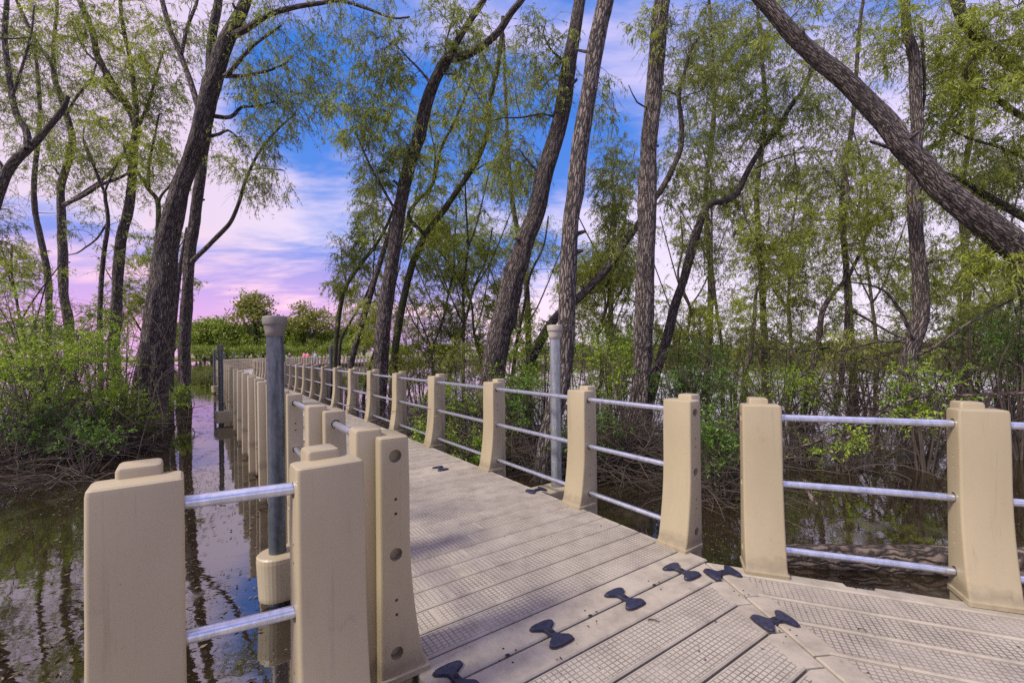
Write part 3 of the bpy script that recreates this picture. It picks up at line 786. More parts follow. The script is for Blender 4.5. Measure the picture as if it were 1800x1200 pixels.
class Tree:
    def __init__(s, name, label, bark, leaf, cat='tree', group=None, lsize=(0.088, 0.0165), cap=None, skew=0.0):
        s.name, s.label, s.bark, s.leaf, s.cat, s.group = name, label, bark, leaf, cat, group
        s.ls = lsize; s.thick = Geo(); s.nodes = []; s.nr = []; s.targets = []; s.skew = skew
        s.base = None
    def stem(s, pts, d0, d1, w0, w1, base=False, wig=0.0):
        ds = np.linspace(d0, d1, len(pts))
        P = [at(x, y, d) for (x, y), d in zip(pts, ds)]
        if base:
            P = [P[0] + np.array((0, 0, min(0, WATER - 0.4 - P[0][2])))] + P
            ds = np.concatenate([[ds[0]], ds])
        pw = 0.86 * (np.linspace(w0, w1, len(P)) if not isinstance(w0, list) else np.array(([w0[0]] if base else []) + w0)) / 2 * ds / F
        arr = np.hstack([np.array(P), pw[:, None]])
        big = pw[0] > 0.045
        C = catmull(arr, 0.10 if big else 0.22)
        c3, r = C[:, :3], np.maximum(C[:, 3], 0.004)
        if base:
            s.base = np.array(P[1])
            h = c3[:, 2] - WATER
            r = r * (1 + 0.25 * np.exp(-np.maximum(h, 0) / 0.35))
        if wig:
            ph = rng.uniform(0, 9)
            c3 = c3 + np.stack([np.array([noise.noise(Vector((i * 0.3 + ph, k * 5.1, 0))) for i in range(len(c3))]) for k in range(3)], 1) * wig
        S = 36 if big else (8 if pw[0] > 0.015 else 5)
        V, Q, BK = tubes(c3[None], r[None], S)
        if big:
            cen = np.repeat(c3, S, 0); nrm = unit(V - cen)
            V = V + nrm * (bark_push(V, BK, 1.0, 22.0) * np.repeat(r, S) * 0.075)[:, None] + nrm * (bark_push(V, BK, 1.0, 5.0) * np.repeat(r, S) * 0.20)[:, None]
        s.thick.add(V, Q, BK)
        s.nodes += list(c3[::2 if big else 1]); s.nr += list(r[::2 if big else 1])
        return s
    def blob(s, px, py, d, rx, ry, rd, n):
        k = d / F; n = int(n * 1.0)
        u = unit(rng.normal(0, 1, (n, 3))) * (rng.uniform(0, 1, (n, 1)) ** 0.42)
        c = at(px, py, d)
        s.targets.append(c + u * np.array((rx * k, rd, ry * k)))
        return s
    def sphere(s, c, r, n):
        u = unit(rng.normal(0, 1, (n, 3))) * (rng.uniform(0, 1, (n, 1)) ** 0.45)
        s.targets.append(np.array(c) + u * np.array(r)); return s
    def finish(s, twigs=3, leaves=14, tlen=0.42, droop=0.8, dead=False, bw=0.5):
        root = empty(s.name, tuple(s.base if s.base is not None else s.nodes[0]), label=s.label, cat=s.cat, group=s.group)
        o = np.array(root.location)
        nn_ = np.array(s.nodes); rn_ = np.array(s.nr); big = np.nonzero((rn_ > 0.06) & (nn_[:, 2] > WATER + 0.8))[0]
        if len(big) > 6:                                                    # broken-off branch stubs with swollen collars
            for i in rng.choice(big, 7, replace=False):
                a = rng.uniform(0, 2 * math.pi); dv = np.array((math.cos(a), math.sin(a) * 0.6 - 0.2, rng.uniform(.1, .8))); dv = unit(dv); r_ = rn_[i]
                l_ = r_ + rng.uniform(.03, .16); sr = r_ * rng.uniform(.14, .26)
                P = nn_[i] + dv * np.array((0, .75 * r_, r_ * 1.02, l_, l_ + .004))[:, None]
                V, Q, BK = tubes(P[None], np.array([[sr * 2.6, sr * 2.2, sr * 1.15, sr * .8, .002]]), 9); s.thick.add(V, Q, BK)
        if s.targets:
            T = np.vstack(s.targets)
            T = T[T[:, 2] > WATER + 0.25]
            nodes = np.array(s.nodes); nr = np.array(s.nr)
            dmin = np.array([np.min(np.linalg.norm(nodes - t, axis=1)) for t in T])
            T = T[np.argsort(dmin)]
            polys = []; rads = []
            for t in T:
                dd = np.linalg.norm(nodes - t, axis=1) + 0.55 * np.maximum(0, nodes[:, 2] - t[2] + 0.1) + 0.25 * (nr < 0.006)
                i = int(np.argmin(dd)); p = nodes[i]; l = np.linalg.norm(t - p)
                if l < 0.05: continue
                q = np.linspace(0, 1, 7)[:, None]
                bow = rng.normal(0, 0.10, 3) * l + np.array((0, 0, 0.10 * l))
                pl_ = p + (t - p) * q + bow * np.sin(q * math.pi) + np.cumsum(rng.normal(0, 0.022, (7, 3)), 0) * l * (q > 0)
                r0 = min(nr[i] * 0.75, 0.005 + 0.0085 * l)
                rr_ = np.linspace(max(r0, 0.0035), 0.0028, 7)
                polys.append(pl_); rads.append(rr_)
                nodes = np.vstack([nodes, pl_[1:]]); nr = np.concatenate([nr, rr_[1:]])
            P = np.array(polys); R = np.array(rads)
            V, Q, BK = tubes(P, R * 1.0, 4); s.thick.add(V, Q, BK)
            # leafy twigs
            n = len(P); org = []; dr = []
            for k_, wt in ((6, twigs), (5, 1), (4, 1)):
                org.append(np.repeat(P[:, k_], wt, 0)); dr.append(np.repeat(P[:, k_] - P[:, k_ - 2], wt, 0))
            O = np.vstack(org); D = unit(unit(np.vstack(dr)) * 0.7 + rng.normal(0, 0.65, (len(O), 3)) + np.array((0, 0, -0.12)))
            m = len(O); TL = tlen * rng.uniform(0.5, 1.3, m)[:, None, None]
            q = np.linspace(0, 1, 5)[None, :, None]
            TP = O[:, None, :] + D[:, None, :] * TL * q + np.array((0, 0, -1.0)) * droop * TL * (q ** 2) * 0.6 + rng.normal(0, 0.012, (m, 5, 3)) * (q > 0)
            V, Q, BK = tubes(TP, np.broadcast_to(np.linspace(0.0026, 0.0012, 5) * max(1.0, O[0][1] / 9), (m, 5)), 3); s.thick.add(V, Q, BK)
            if not dead:
                lp = []; ld = []; lc = []
                tc_ = rng.uniform(0, 1, m)
                fq_ = 2.2 * 9.0 / max(6.0, float(O[:, 1].mean()))
                dens = np.clip(np.array([noise.noise(Vector(x * fq_)) for x in O]) * 3.0 + 0.62, 0.04, 1.0)
                for j in range(int(leaves * 1.45)):
                    k_ = np.nonzero(rng.uniform(0, 1, m) < dens)[0]
                    f = rng.uniform(0.05, 1.0, len(k_)) * 3.999; i0 = f.astype(int); fr = (f - i0)[:, None]
                    a = TP[k_, i0]; b = TP[k_, i0 + 1]
                    lp.append(a * (1 - fr) + b * fr); ld.append(unit(b - a)); lc.append(tc_[k_] * 0.5 + rng.uniform(0, 1, len(k_)) * 0.5)
                sc_ = max(1.0, float(np.mean(T[:, 1])) / 9.5) ** 0.65
                V, Q, A_ = leaves_on(np.vstack(lp), np.vstack(ld), s.ls[0] * sc_, s.ls[1] * sc_, np.concatenate(lc), droop)
                me = np_mesh('crown', V - o, Q, {'lc': ('FLOAT', A_)}, smooth=False)
                c = link_mesh('crown', me, root, s.leaf)
        me = s.thick.mesh('trunk')
        me.transform(Matrix.Translation(-Vector(o)))
        link_mesh('trunk', me, root, s.bark)
        return root

DENS = 1.0
G_L = 'willow trees standing in the flooded pond'
# --- left side
t = Tree('willow_tree', 'thickest willow trunk on the left, leaning right with a long arching top limb', M_BARK, M_WILD, group=G_L)
t.stem([(266, 757), (268, 690), (275, 600), (283, 520), (292, 431), (305, 380), (319, 326), (335, 285), (349, 244), (369, 161), (394, 82), (424, 22), (445, -30), (470, -90)], 10.9, 9.8, [54, 52, 50, 47, 40, 35, 32, 32, 33, 31, 27, 22, 18, 15], 0, True)
t.stem([(411, 62), (425, 55), (443, 45), (473, 26), (518, 13), (563, 6), (600, 2), (650, 17), (690, 32), (720, 30)], 10, 9.2, 14, 3)
t.stem([(392, 134), (420, 134), (450, 129), (480, 122), (506, 109)], 10, 10.3, 8, 3)
t.stem([(398, 134), (420, 108), (443, 82), (470, 62), (495, 45)], 10, 9.7, 10, 3)
t.stem([(374, 204), (405, 206), (424, 189), (450, 187), (484, 178)], 10.3, 10.6, 9, 3)
t.stem([(364, 240), (385, 236), (401, 229), (418, 242)], 10.3, 10.8, 8, 3)
t.stem([(349, 190), (337, 150), (319, 101), (300, 56), (285, 0), (280, -40)], 10.2, 10.8, 12, 8)
t.stem([(319, 95), (330, 45), (345, 8), (352, -30)], 10.4, 10.8, 7, 5)
t.blob(520, 90, 10.2, 95, 110, 1.2, 130).blob(480, 180, 10.4, 90, 60, 1.0, 70).blob(560, 130, 9.9, 40, 80, .8, 40).blob(640, 15, 9.6, 80, 30, .7, 25)
t.blob(330, 60, 10.6, 60, 70, 1.0, 45).blob(430, 250, 10.6, 60, 35, .8, 35)
t.finish(3, 11, 0.40, 0.9)

t = Tree('willow_tree', 'slim straight trunk right of the thickest left willow, with a long bare side limb', M_BARK, M_WILD, group=G_L)
t.stem([(325, 718), (324, 640), (326, 560), (330, 500), (334, 440), (342, 390), (349, 337), (356, 281), (364, 225), (370, 160), (371, 94), (374, 56), (382, 15), (390, -40)], 14.4, 13.0, 23, 14, True)
t.stem([(338, 460), (352, 446), (382, 416), (405, 390), (420, 356), (431, 319), (450, 277), (465, 255), (491, 225), (520, 200)], 13.8, 12.2, 10, 3)
t.stem([(431, 319), (440, 300), (465, 296), (500, 300)], 13.0, 12.8, 3.5, 2)
t.blob(465, 325, 12.8, 55, 32, .7, 55).blob(480, 215, 12.4, 45, 30, .7, 25).blob(415, 95, 13, 50, 90, 1.2, 50).blob(395, 290, 13.3, 30, 30, .6, 16)
t.finish(3, 10, 0.42, 0.8)

t = Tree('willow_tree', 'mid-size willow trunk with a forked green top, second trunk left of the thickest one', M_BARKL, M_WIL, group=G_L)
t.stem([(212, 714), (204, 667), (200, 621), (204, 550), (208, 475), (213, 421), (225, 375), (232, 319), (235, 262), (240, 225), (225, 187), (195, 142), (172, 100), (162, 56), (140, 0), (130, -40)], 16.2, 14.8, 22, 9, True)
t.stem([(240, 225), (238, 170), (228, 100), (215, 40), (210, -20)], 15, 14.6, 10, 6)
t.stem([(242, 225), (262, 180), (275, 130), (290, 80)], 15, 15.4, 7, 3)
t.stem([(225, 187), (190, 160), (180, 120), (150, 90), (130, 50)], 15, 14.4, 6, 3)
t.stem([(234, 300), (205, 315), (176, 325), (150, 342), (112, 360)], 15.2, 15.6, 5, 8)
t.blob(230, 90, 15, 95, 110, 1.6, 220).blob(130, 40, 14.6, 70, 60, 1.2, 80).blob(260, 260, 15, 60, 70, 1.2, 70).blob(170, 250, 15, 60, 60, 1.2, 60)
t.blob(250, 150, 14.6, 25, 90, .6, 60)
t.finish(3, 11, 0.45, 0.6)

t = Tree('willow_tree', 'upright forked willow trunk near the left edge rising out of the green bush', M_BARKL, M_WILD, group=G_L)
t.stem([(126, 700), (121, 575), (112, 517), (110, 433), (109, 400), (107, 350), (109, 319), (124, 270), (126, 235), (112, 187), (97, 142), (90, 110), (64, 75), (37, 19), (20, -30)], 17.5, 16, 18, 6, True)
t.stem([(97, 142), (94, 80), (100, 20), (98, -30)], 16.4, 16.6, 7, 5)
t.stem([(118, 200), (135, 170), (160, 140), (170, 110)], 16.5, 16.7, 6, 3)
t.stem([(111, 362), (150, 337), (176, 319), (200, 296), (229, 251)], 17, 15.6, 8, 4)
t.stem([(112, 320), (90, 290), (70, 300)], 17, 16.6, 4, 2)
t.stem([(180, 320), (160, 285), (146, 244), (150, 220)], 16, 16, 4, 2)
t.blob(90, 90, 16.2, 90, 100, 1.6, 130).blob(110, 260, 16.5, 90, 70, 1.2, 80).blob(140, 180, 16.3, 60, 60, 1, 50)
t.finish(3, 9, 0.48, 0.7)

t = Tree('willow_tree', 'curving pale trunk that enters from the left photo edge and forks high', M_BARKL, M_WILD, group=G_L)
t.stem([(-60, 760), (-55, 600), (-40, 440), (-15, 370), (0, 330), (22, 289), (49, 262), (75, 236), (109, 195), (120, 170)], 11.0, 10.4, 30, 7, True)
t.stem([(49, 262), (47, 232), (30, 202), (21, 169), (15, 124), (8, 67), (12, 0), (8, -30)], 10.5, 10.8, 13, 7)
t.stem([(21, 169), (32, 140), (44, 100), (55, 60), (60, 10)], 10.6, 10.9, 6, 3)
t.stem([(0, 330), (5, 300), (-5, 280), (-20, 260)], 10.8, 10.8, 8, 6)
t.stem([(0, 67), (25, 68), (50, 66)], 10, 10.1, 4, 2)
t.blob(30, 120, 10.6, 60, 130, 1.0, 80).blob(10, 400, 11.0, 20, 50, .6, 30).blob(0, 20, 10.6, 60, 50, 1, 40)
t.finish(3, 9, 0.36, 0.7)

t = Tree('willow_tree', 'thin dark wavering trunk between the forked trunk and the mid-size willow on the left', M_BARK, M_WILD, group=G_L)
t.stem([(178, 690), (175, 600), (177, 517), (183, 442), (190, 392), (185, 350), (184, 337), (176, 322), (165, 290), (150, 250)], 15.5, 15.0, 10, 4, True)
t.stem([(187, 394), (170, 420), (150, 435), (135, 445), (118, 448)], 15.3, 15.8, 4, 2)
t.stem([(184, 337), (200, 300), (215, 270)], 15, 15.2, 4, 2)
t.blob(170, 270, 15.2, 50, 40, .8, 40).blob(175, 400, 15.2, 60, 60, .8, 26)
t.finish(3, 8, 0.42, 0.6)

t = Tree('willow_tree', 'thin mossy forked trunk half hidden behind the thickest left willow', M_BARKG, M_WIL, group=G_L)
t.stem([(258, 716), (262, 640), (270, 560), (276, 480), (278, 412), (277, 356), (262, 334), (245, 308), (228, 285), (215, 250)], 15.6, 15.0, 13, 5, True)
t.stem([(278, 362), (283, 345), (300, 325), (318, 300)], 15.2, 15.0, 6, 3)
t.stem([(262, 334), (262, 290), (270, 250), (280, 200)], 15.2, 15.0, 6, 3)
t.blob(265, 300, 15, 60, 60, 1, 60).blob(275, 440, 15.4, 40, 50, .8, 40).blob(290, 200, 15, 40, 60, .9, 40)
t.finish(3, 10, 0.42, 0.6)
t = Tree('willow_tree', 'thin dark trunk squeezed between the thickest left willow and the slim one', M_BARK, M_WIL, group=G_L)
t.stem([(300, 728), (301, 640), (305, 580), (311, 520), (319, 460), (330, 400)], 15.5, 15.2, 12, 7, True)
t.finish(2, 8, 0.4, 0.6)

# --- right side: the main trunks behind the railing
G_R = 'willow trees behind the right railing'
t = Tree('willow_tree', 'dark willow trunk right of the sky gap that forks in two near the photo top', M_BARK, M_WILD, group=G_R)
t.stem([(660, 770), (663, 735), (666, 687), (670, 631), (674, 575), (681, 511), (689, 462), (698, 406), (706, 350), (719, 292), (737, 240), (749, 184), (764, 142), (782, 109), (794, 97)], 10.6, 9.6, 33, 20, True)
t.stem([(790, 104), (809, 64), (831, 30), (850, 0), (868, -40)], 9.6, 9.6, 15, 11)
t.stem([(788, 104), (820, 96), (850, 79), (876, 56), (899, 22), (917, 0), (940, -40)], 9.6, 9.2, 17, 12)
t.stem([(695, 370), (672, 330), (650, 290), (630, 245), (620, 225), (605, 195)], 9.9, 9.5, 6, 2)
t.stem([(757, 148), (740, 125), (715, 100), (697, 80)], 9.6, 9.4, 6, 2)
t.stem([(782, 100), (785, 70), (797, 30), (800, 0)], 9.6, 9.7, 5, 2)
t.stem([(780, 130), (795, 130), (815, 140), (840, 170)], 9.6, 9.4, 5, 2)
t.blob(675, 120, 9.6, 60, 85, .9, 120).blob(630, 210, 9.5, 45, 70, .8, 90).blob(700, 250, 9.7, 60, 70, .9, 70).blob(800, 60, 9.5, 80, 70, .9, 90).blob(660, 330, 9.8, 30, 60, .7, 45)
t.blob(830, 200, 9.4, 60, 60, .9, 60)
t.finish(3, 14, 0.34, 0.9)

t = Tree('willow_tree', 'slender leaning willow directly right of the dark forked trunk', M_BARKG, M_WIL, group=G_R)
t.stem([(690, 740), (692, 640), (700, 575), (711, 519), (726, 462), (745, 417), (760, 395), (782, 367), (805, 333), (820, 311), (839, 280), (857, 232), (861, 180), (872, 131), (880, 82), (884, 30)], 12.6, 11.6, 16, 8, True)
t.stem([(745, 410), (718, 380), (735, 352), (760, 325), (775, 262), (797, 217), (820, 165), (835, 120)], 12.2, 11.8, 8, 4)
t.stem([(820, 311), (850, 290), (880, 280)], 12, 11.8, 4, 2)
t.stem([(760, 325), (765, 270), (755, 220), (760, 180)], 12, 12.2, 4, 2)
t.blob(850, 150, 11.8, 80, 100, 1.2, 130).blob(770, 260, 12, 80, 90, 1.2, 120).blob(880, 290, 11.9, 60, 50, 1.2, 60).blob(760, 420, 12.3, 70, 70, 1.2, 70)
t.finish(3, 13, 0.40, 0.7)

t = Tree('willow_tree', 'small leaning willow at the left end of the right grove, bordering the open sky', M_BARKG, M_WILD, group=G_R)
t.stem([(586, 700), (588, 646), (591, 594), (599, 537), (610, 500), (636, 462), (662, 429), (685, 385), (700, 340)], 13.0, 12.0, 12, 5, True)
t.stem([(610, 500), (602, 470), (600, 440)], 12.8, 12.6, 4, 2)
t.blob(620, 450, 12.6, 40, 40, .8, 70).blob(600, 490, 12.6, 22, 40, .6, 30).blob(655, 400, 12.4, 40, 50, .8, 50).blob(660, 300, 12, 30, 60, .8, 35)
t.finish(3, 11, 0.36, 0.8)
t = Tree('willow_tree', 'thin dark trunk curving right behind the small leaning willow', M_BARK, M_WIL, group=G_R)
t.stem([(596, 690), (598, 605), (617, 564), (640, 526), (655, 490)], 15, 14.6, 7, 4, True)
t.blob(640, 520, 14.6, 40, 40, .8, 24)
t.finish(3, 9, 0.4, 0.6)
t = Tree('willow_tree', 'dark trunk leaning right just left of the dark forked trunk', M_BARK, M_WIL, group=G_R)
t.stem([(612, 712), (616, 646), (625, 605), (638, 560), (651, 519), (662, 481), (675, 440), (690, 390)], 11.6, 11.2, 15, 9, True)
t.stem([(660, 520), (656, 480), (658, 440), (656, 410)], 11.5, 11.5, 4, 2)
t.blob(650, 560, 11.6, 50, 50, .8, 40).blob(680, 420, 11.4, 40, 40, .8, 30)
t.finish(3, 10, 0.38, 0.6)

t = Tree('willow_tree', 'thick willow trunk leaning right in the photo centre, foot hidden in green shrubs', M_BARK, M_WILD, group=G_R)
t.stem([(858, 775), (862, 690), (868, 645), (878, 590), (890, 545), (902, 490), (914, 455), (926, 417), (944, 369), (959, 300), (981, 225), (992, 169), (1000, 112), (1011, 49), (1019, 0), (1030, -50)], 9.2, 8.6, 54, 22, True)
t.stem([(985, 210), (955, 200), (915, 207), (885, 207), (865, 212)], 8.8, 8.2, 5, 2)
t.stem([(990, 105), (970, 90), (955, 60), (960, 40)], 8.7, 8.4, 5, 2)
t.stem([(948, 305), (930, 285), (912, 262)], 8.8, 8.6, 5, 2)
t.blob(945, 120, 8.6, 60, 100, .8, 90).blob(910, 300, 9.2, 50, 60, .8, 60)
t.finish(3, 12, 0.36, 0.9)

t = Tree('willow_tree', 'tall pale furrowed willow trunk directly behind the pale pipe pile', M_BARKL, M_WILD, group=G_R)
t.stem([(956, 842), (961, 780), (972, 730), (986, 676), (994, 612), (996, 537), (1000, 462), (1004, 387), (1011, 340), (1019, 262), (1034, 169), (1045, 94), (1056, 37), (1064, 0), (1078, -60)], 6.2, 6.2, 34, 33, True)
t.blob(1060, 180, 7.6, 20, 60, .6, 20)
t.finish(3, 10, 0.30, 0.9)

t = Tree('willow_tree', 'leaning trunk that passes behind both tall central trunks and rises up to the right', M_BARK, M_WILD, group=G_R)
t.stem([(900, 740), (912, 690), (929, 642), (947, 605), (974, 562), (1019, 522), (1049, 492), (1075, 462), (1094, 432), (1118, 400), (1140, 360), (1160, 337), (1184, 292), (1197, 255), (1197, 210), (1193, 169), (1202, 131), (1217, 82), (1238, 60)], 9.8, 9.2, 22, 6, True)
t.stem([(1193, 169), (1175, 160), (1160, 160)], 9.4, 9.2, 3, 2)
t.stem([(1196, 175), (1215, 165), (1235, 160)], 9.4, 9.6, 3, 2)
t.blob(1210, 110, 9.4, 50, 90, 1.2, 120).blob(1090, 330, 9.8, 50, 80, 1.0, 110).blob(1200, 300, 9.6, 50, 70, 1, 70).blob(1090, 440, 9.8, 50, 60, 1, 60)
t.finish(3, 13, 0.36, 0.8)

t = Tree('willow_tree', 'upright pale willow trunk in the middle, right of the trunk behind the pipe pile', M_BARKL, M_WIL, group=G_R)
t.stem([(1112, 800), (1117, 750), (1124, 700), (1129, 640), (1131, 575), (1134, 500), (1137, 412), (1139, 319), (1144, 225), (1152, 131), (1157, 56), (1163, 0), (1170, -50)], 7.8, 7.6, 42, 28, True)
t.stem([(1140, 190), (1120, 180), (1105, 150)], 7.6, 7.4, 4, 2)
t.blob(1150, 60, 7.6, 40, 60, .7, 35)
t.finish(3, 11, 0.30, 1.0)

t = Tree('willow_tree', 'zigzag willow trunk that kinks sharply to the right halfway up', M_BARK, M_WILD, group=G_R)
t.stem([(1136, 735), (1150, 665), (1158, 640), (1172, 594), (1184, 545), (1202, 492), (1214, 446), (1228, 400), (1238, 372), (1250, 357), (1277, 352), (1298, 335), (1313, 303), (1337, 262), (1367, 225), (1390, 187), (1412, 157), (1426, 120)], 11.2, 10.4, 22, 7, True)
t.stem([(1328, 296), (1360, 281), (1394, 270), (1430, 266), (1462, 266)], 10.6, 10.2, 4, 1.5)
t.stem([(1300, 300), (1285, 285), (1268, 285)], 10.6, 10.4, 2, 1.5)
t.blob(1400, 170, 10.4, 60, 60, 1, 110).blob(1300, 210, 10.6, 70, 60, 1, 110).blob(1290, 110, 10.4, 60, 70, 1, 110).blob(1420, 290, 10.4, 70, 40, 1, 50).blob(1240, 430, 11, 50, 60, 1, 50)
t.finish(3, 13, 0.36, 0.9)

t = Tree('willow_tree', 'massive furrowed trunk sloping up to the left across the upper right corner', M_BARKL, M_WIL, group=G_R)
t.stem([(1905, 815), (1898, 700), (1870, 590), (1838, 520), (1790, 440), (1739, 397), (1694, 362), (1656, 330), (1622, 290), (1585, 253), (1555, 214), (1514, 172), (1476, 133), (1431, 97), (1394, 62), (1360, 22), (1330, -10), (1290, -60)], 6.6, 6.9, 60, 23, True)
t.stem([(1570, 262), (1550, 255), (1530, 249)], 6.8, 6.7, 8, 5)
t.stem([(1800, 470), (1790, 500), (1797, 540)], 6.6, 6.7, 8, 3)
t.blob(1730, 440, 6.8, 40, 40, .5, 20).blob(1770, 470, 6.6, 50, 40, .5, 36).blob(1400, 20, 7.2, 70, 40, .7, 30)
t.finish(3, 9, 0.26, 0.6)

t = Tree('willow_tree', 'upright trunk behind the sloping trunk at the right, with a knee low down', M_BARK, M_WIL, group=G_R)
t.stem([(1598, 852), (1600, 796), (1601, 725), (1597, 672), (1597, 631), (1608, 594), (1617, 556), (1619, 500), (1613, 444), (1608, 369), (1606, 319), (1612, 225), (1609, 169), (1605, 94), (1594, 56), (1591, 0), (1590, -40)], 6.9, 8.2, 34, 15, True)
t.stem([(1602, 590), (1590, 560), (1577, 537), (1555, 511), (1525, 500), (1495, 496)], 7.2, 7.0, 8, 3)
t.stem([(1603, 628), (1625, 618), (1645, 609), (1682, 582), (1735, 549), (1800, 517)], 7.2, 6.6, 8, 4)
t.stem([(1597, 600), (1550, 600), (1510, 608), (1470, 618)], 7.3, 7.6, 6, 3)
t.stem([(1612, 230), (1625, 170), (1622, 90), (1618, 40)], 8, 8.1, 6, 5)
t.stem([(1600, 640), (1560, 638), (1515, 628)], 7.3, 7.8, 5, 3)
t.stem([(1600, 755), (1585, 725), (1560, 712), (1530, 740), (1490, 770), (1450, 792), (1435, 800)], 7.0, 6.6, 4, 9)
t.blob(1570, 60, 8.2, 60, 60, .9, 70).blob(1680, 130, 8.4, 60, 70, .9, 80).blob(1660, 470, 8.4, 60, 60, .9, 60).blob(1560, 380, 8.4, 50, 60, .9, 60).blob(1600, 300, 8.6, 50, 50, .8, 40)
t.finish(3, 12, 0.34, 0.7)

t = Tree('willow_tree', 'twin-stemmed thin tree with crossing limbs, left of the upright knee trunk', M_BARK, M_WIL, group=G_R)
t.stem([(1412, 735), (1420, 680), (1428, 642), (1439, 594), (1446, 545), (1469, 511), (1484, 495), (1486, 465), (1482, 425), (1484, 387), (1491, 340), (1488, 310), (1482, 290)], 9.4, 9.6, 13, 4, True)
t.stem([(1465, 729), (1476, 687), (1484, 612), (1489, 560), (1488, 500), (1497, 475), (1512, 444), (1524, 406), (1525, 350), (1522, 310)], 9.6, 9.4, 11, 4, False)
t.stem([(1497, 545), (1540, 570), (1575, 590), (1600, 598)], 9.5, 9, 6, 3)
t.stem([(1489, 600), (1450, 612), (1400, 618), (1350, 612)], 9.5, 9.6, 5, 2)
t.stem([(1476, 690), (1495, 715), (1500, 740)], 9.5, 9.4, 5, 3)
t.blob(1450, 430, 9.6, 60, 60, 1, 110).blob(1400, 500, 9.6, 60, 50, 1, 80).blob(1490, 370, 9.6, 60, 50, 1, 60).blob(1540, 450, 9.5, 40, 60, 1, 50).blob(1450, 600, 9.6, 80, 40, 1, 50)
t.finish(3, 11, 0.34, 0.6)

t = Tree('willow_tree', 'small thin tree standing in open water between the zigzag and twin-stemmed trees', M_BARKL, M_WIL, group=G_R)
t.stem([(1308, 700), (1312, 650), (1321, 612), (1326, 556), (1330, 511), (1338, 495), (1334, 436), (1318, 400), (1307, 370), (1304, 340)], 14, 13.6, 10, 3, True)
t.stem([(1336, 436), (1350, 405), (1352, 370)], 13.8, 13.8, 4, 2)
t.stem([(1334, 508), (1370, 498), (1400, 478)], 13.8, 13.5, 4, 2)
t.blob(1330, 440, 13.7, 60, 60, 1, 90).blob(1310, 540, 13.9, 60, 40, 1, 50).blob(1360, 360, 13.6, 60, 50, 1, 60)
t.finish(3, 10, 0.40, 0.6)

# trees whose trunks stand beyond the right photo edge
t = Tree('willow_tree', 'green-leaved limbs that reach in high from the right photo edge', M_BARKG, M_WIL, group=G_R)
t.stem([(2010, 780), (1990, 600), (1960, 420), (1930, 300), (1880, 200), (1800, 127), (1757, 97), (1720, 67), (1690, 30), (1670, -20)], 8.6, 8.0, 40, 14, True)
t.stem([(1900, 235), (1850, 215), (1800, 206), (1765, 184), (1735, 161), (1712, 154), (1700, 142), (1698, 120), (1715, 100)], 8.4, 7.8, 14, 4)
t.stem([(1950, 380), (1880, 300), (1800, 277), (1757, 259), (1705, 244), (1667, 225)], 8.4, 7.8, 9, 3)
t.stem([(1720, 67), (1745, 30), (1790, 10)], 8, 7.8, 4, 2)
t.blob(1740, 60, 8, 80, 80, 1, 150).blob(1690, 190, 8, 70, 70, 1, 110).blob(1780, 250, 8, 50, 60, 1, 60).blob(1790, 150, 7.6, 40, 50, .7, 30)
t.finish(3, 13, 0.32, 0.5)
t = Tree('willow_tree', 'limb coming in below the sloping trunk from the right photo edge, with fine drooping leaves', M_BARK, M_WILD, group=G_R)
t.stem([(2050, 770), (2010, 640), (1950, 500), (1880, 425), (1800, 382), (1735, 345), (1694, 319), (1650, 300)], 10.5, 9.6, 30, 6, True)
t.stem([(1900, 440), (1850, 380), (1800, 320), (1780, 240)], 10.2, 9.8, 7, 3)
t.blob(1720, 330, 9.8, 70, 60, 1, 100).blob(1780, 340, 9.8, 40, 60, 1, 40).blob(1760, 560, 10, 60, 40, 1, 50)
t.finish(3, 11, 0.36, 0.8)

# --- mid-ground saplings filling the grove
def sapling(k, bx, by, topx, topy, d, w, mat, label, nb, spread):
    t = Tree('willow_sapling', label, M_BARKG if k % 2 else M_BARK, mat, group='slender saplings inside the grove')
    n = 6; pts = []
    for i in range(n + 1):
        f = i / n
        pts.append((bx + (topx - bx) * f ** 1.15 + (random.uniform(-9, 9) if 0 < i else 0), by + (topy - by) * f))
    t.stem(pts, d, d - 0.3, w, 3, True)
    for j in range(3):
        i = random.randint(2, 4); sx = random.choice((-1, 1)) * random.uniform(35, 80)
        t.stem([pts[i], (pts[i][0] + sx * 0.4, pts[i][1] - 45), (pts[i][0] + sx, pts[i][1] - random.uniform(90, 160))], d, d + random.uniform(-.5, .5), w * 0.5, 2)
    for j in range(nb):
        f = random.uniform(0.30, 1.0); i = int(f * n)
        t.blob(pts[i][0] + random.uniform(-spread, spread), pts[i][1], d + random.uniform(-.5, .5), random.uniform(40, 85), random.uniform(40, 65), 1.0, 24 if 700 < bx < 905 else 44)
    t.finish(3, 13, 0.40, 0.55)
